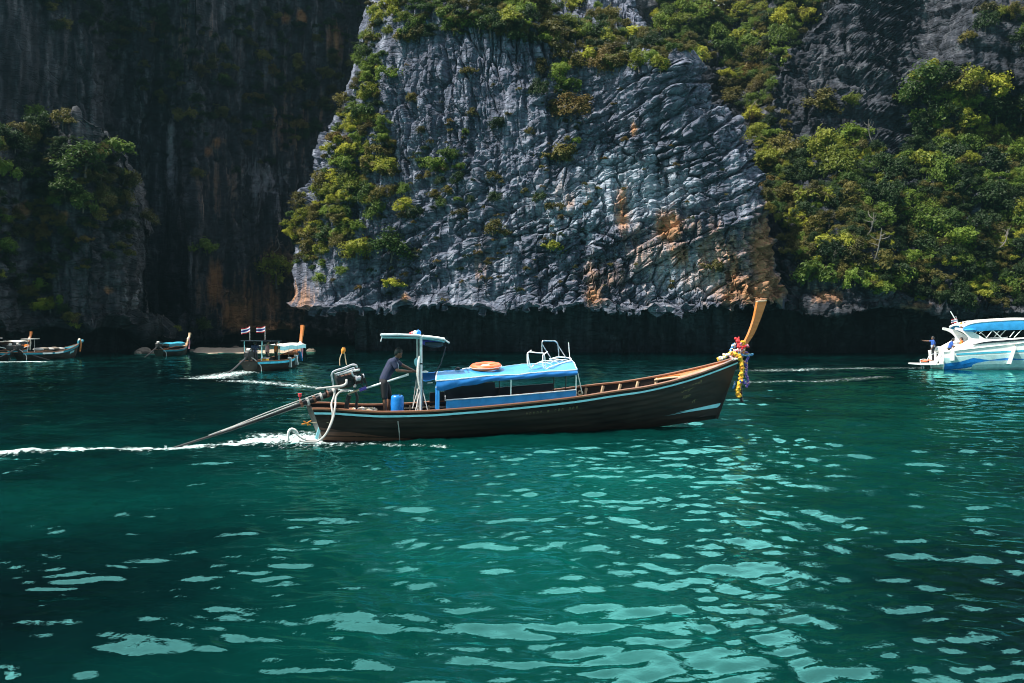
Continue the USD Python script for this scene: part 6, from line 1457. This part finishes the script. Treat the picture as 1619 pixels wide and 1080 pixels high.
# stern platform, rails, outboard motors
q = np.array([sl(*c7(245, 765), -1.0), sl(*c7(500, 775), -1.15)]); zpf = q[0][2]
sp.add('stern_platform', box(((q[0][0] + s_a) / 2 + .05, 0, zpf), (s_a - q[0][0] + .1, 2.3, .10), ch=.03), 'gelcoat', smooth=30)
sp.add('stern_ladder', join(*[tube([sl(*c7(x, 780), -.9), sl(*c7(x, 815), -.9)], .02, 6) for x in (262, 292)], *[tube([sl(*c7(258, y), -.9), sl(*c7(296, y), -.9)], .016, 6) for y in (790, 806)]), 'steel')
sp.add('stern_rail', tube(np.array([sl(*c7(x, y), -1.05) for x, y in [(330, 720), (350, 680), (400, 645), (470, 640), (500, 650)]]), .03, 7, n=20), 'steel')
sp.add('stern_rail', tube(np.array([sl(*c7(x, y), 1.05) for x, y in [(255, 745), (250, 715), (290, 705), (330, 712)]]), .03, 7, n=16), 'steel')
e_ = T('outboard_motor', 'white outboard motor cowl on the stern of the speedboat', 'motor', base=sl(*c7(478, 650), -.3), frame=MS)
cq = sl(*c7(475, 605), -.3); e_.add('cowl', box(cq, (.62, .5, .42), np.array([[.88, 0, .47], [0, 1, 0], [-.47, 0, .88]]), ch=.13), 'gelcoat', smooth=40); e_.add('leg', box(cq + np.array([-.08, 0, -.55]), (.28, .18, .8), ch=.05), 'iron_dark', smooth=30); e_.add('cowl_band', box(cq + np.array([0.02, 0, -.2]), (.5, .46, .07), np.array([[.88, 0, .47], [0, 1, 0], [-.47, 0, .88]]), ch=.02), 'pipe_grey', smooth=30)
# flag and pole on the arch, buoys
p0, p1 = sl(*c7(705, 340), -.9), sl(*c7(595, 160), -.9)
fl = T('flag', 'small striped flag on the slanting pole at the stern arch of the speedboat', 'flag', base=p0, frame=MS); fl.add('pole', tube([p0, p1], .035, 7), 'paint_white'); fl.add('pole_bracket', tube([sl(*c7(655, 215), -.9), sl(*c7(690, 320), -.8)], .03, 6), 'steel')
o = sl(*c7(662, 240), -.95)
for k, m in enumerate(('flag_red', 'flag_white', 'flag_blue', 'flag_white', 'flag_red')):
    A_ = np.linspace(0, .36, 8); w = lambda z: np.stack([o[0] - A_, o[1] + .04 * np.sin(A_ * 14), o[2] - z - .2 * A_], -1)
    fl.add('stripe', sheet2(np.stack([w(.06 * k), w(.06 * k + .06)], 0), .006), m)
c = sl(*c7(803, 315), -.6); t = T('round_buoy', 'cream coloured round buoy on the aft end of the speedboat roof', 'buoy', base=c, frame=MS); t.add('ball', ball(c, .25, 3), 'buoy_cream', smooth=True); t.add('eyelet', cyl(c + np.array([-.2, 0, .12]), c + np.array([-.29, 0, .17]), .05, 8), 'rubber')
c = sl(*c7(722, 318), -.4); t = T('round_buoy', 'small orange buoy left of the cream one on the speedboat', 'buoy', base=c, frame=MS); t.add('ball', ball(c, (.13, .13, .2), 2), 'vest_orange', smooth=True); t.add('eyelet', cyl(c + np.array([0, 0, .18]), c + np.array([0, 0, .25]), .03, 8), 'rubber')
t0, b0 = sl(*c7(485, 650), WB - .12), sl(*c7(410, 770), WB - .16); fender('white fender board hanging at the stern of the speedboat', MS, t0, b0, .10, .44, 'paint_white')
t0, b0 = sl(*c7(1325, 560), WB - .12), sl(*c7(1260, 762), WB - .16); fender('long white fender board hanging amidships on the speedboat', MS, t0, b0, .10, .50, 'paint_white')
t0, b0 = sl(*c7(615, 610), WB - .10), sl(*c7(612, 720), WB - .12); fender('broad white fender pad on the quarter of the speedboat, ahead of the stern board', MS, t0, b0, .12, .62, 'paint_white')
c = sl(*c7(315, 728), -.7); t = T('rope', 'orange rope heap on the stern platform of the speedboat', 'rope', base=c, frame=MS)
for k in range(4): th = np.linspace(0, 6.1, 18); t.add('coil', tube(np.stack([c[0] + .1 * (k - 1.5) + .16 * np.cos(th), c[1] + .2 * np.sin(th), c[2] + .03 * k + 0 * th], -1), .035, 6), 'buoy_orange')
# people on the speedboat
zf = sl(*c7(390, 735), -.5)[2]
def shirt_hem(t, A, up, face, sd): t.add('shirt_hem', blob([[(A['waist'], .142), (A['pelvis'] + (A['waist'] - A['pelvis']) * .1, .146)]], .04, 2), 'print_grey', smooth=True)
person('person in a blue and white shirt on the speedboat stern pointing left', stand_pose(sl(*c7(398, 700), -.5)[0], -.5, zf + .06, math.pi - .25, h=1.72, armL=(.12, .05, -.50), armR=(.56, -.06, .02)), MS, shirt='shirt_blue', thigh_only=False, extra=shirt_hem)
person('person in a blue shirt leaning over the stern of the speedboat', stand_pose(sl(*c7(590, 620), -.2)[0] - .05, -.2, zf + .05, math.pi - .1 + 3.0, h=1.6, lean=.35, armL=(.35, .05, -.35), armR=(.2, -.05, -.45)), MS, shirt='shirt_blue', thigh_only=False)
person('person wearing an orange life vest under the stern arch of the speedboat', stand_pose(sl(*c7(725, 560), .1)[0], .1, zf + .05, math.pi - .6, h=1.66, armL=(.2, .05, -.45), armR=(.25, -.05, -.4)), MS, shirt='vest_orange', skin='skin_light', thigh_only=False)
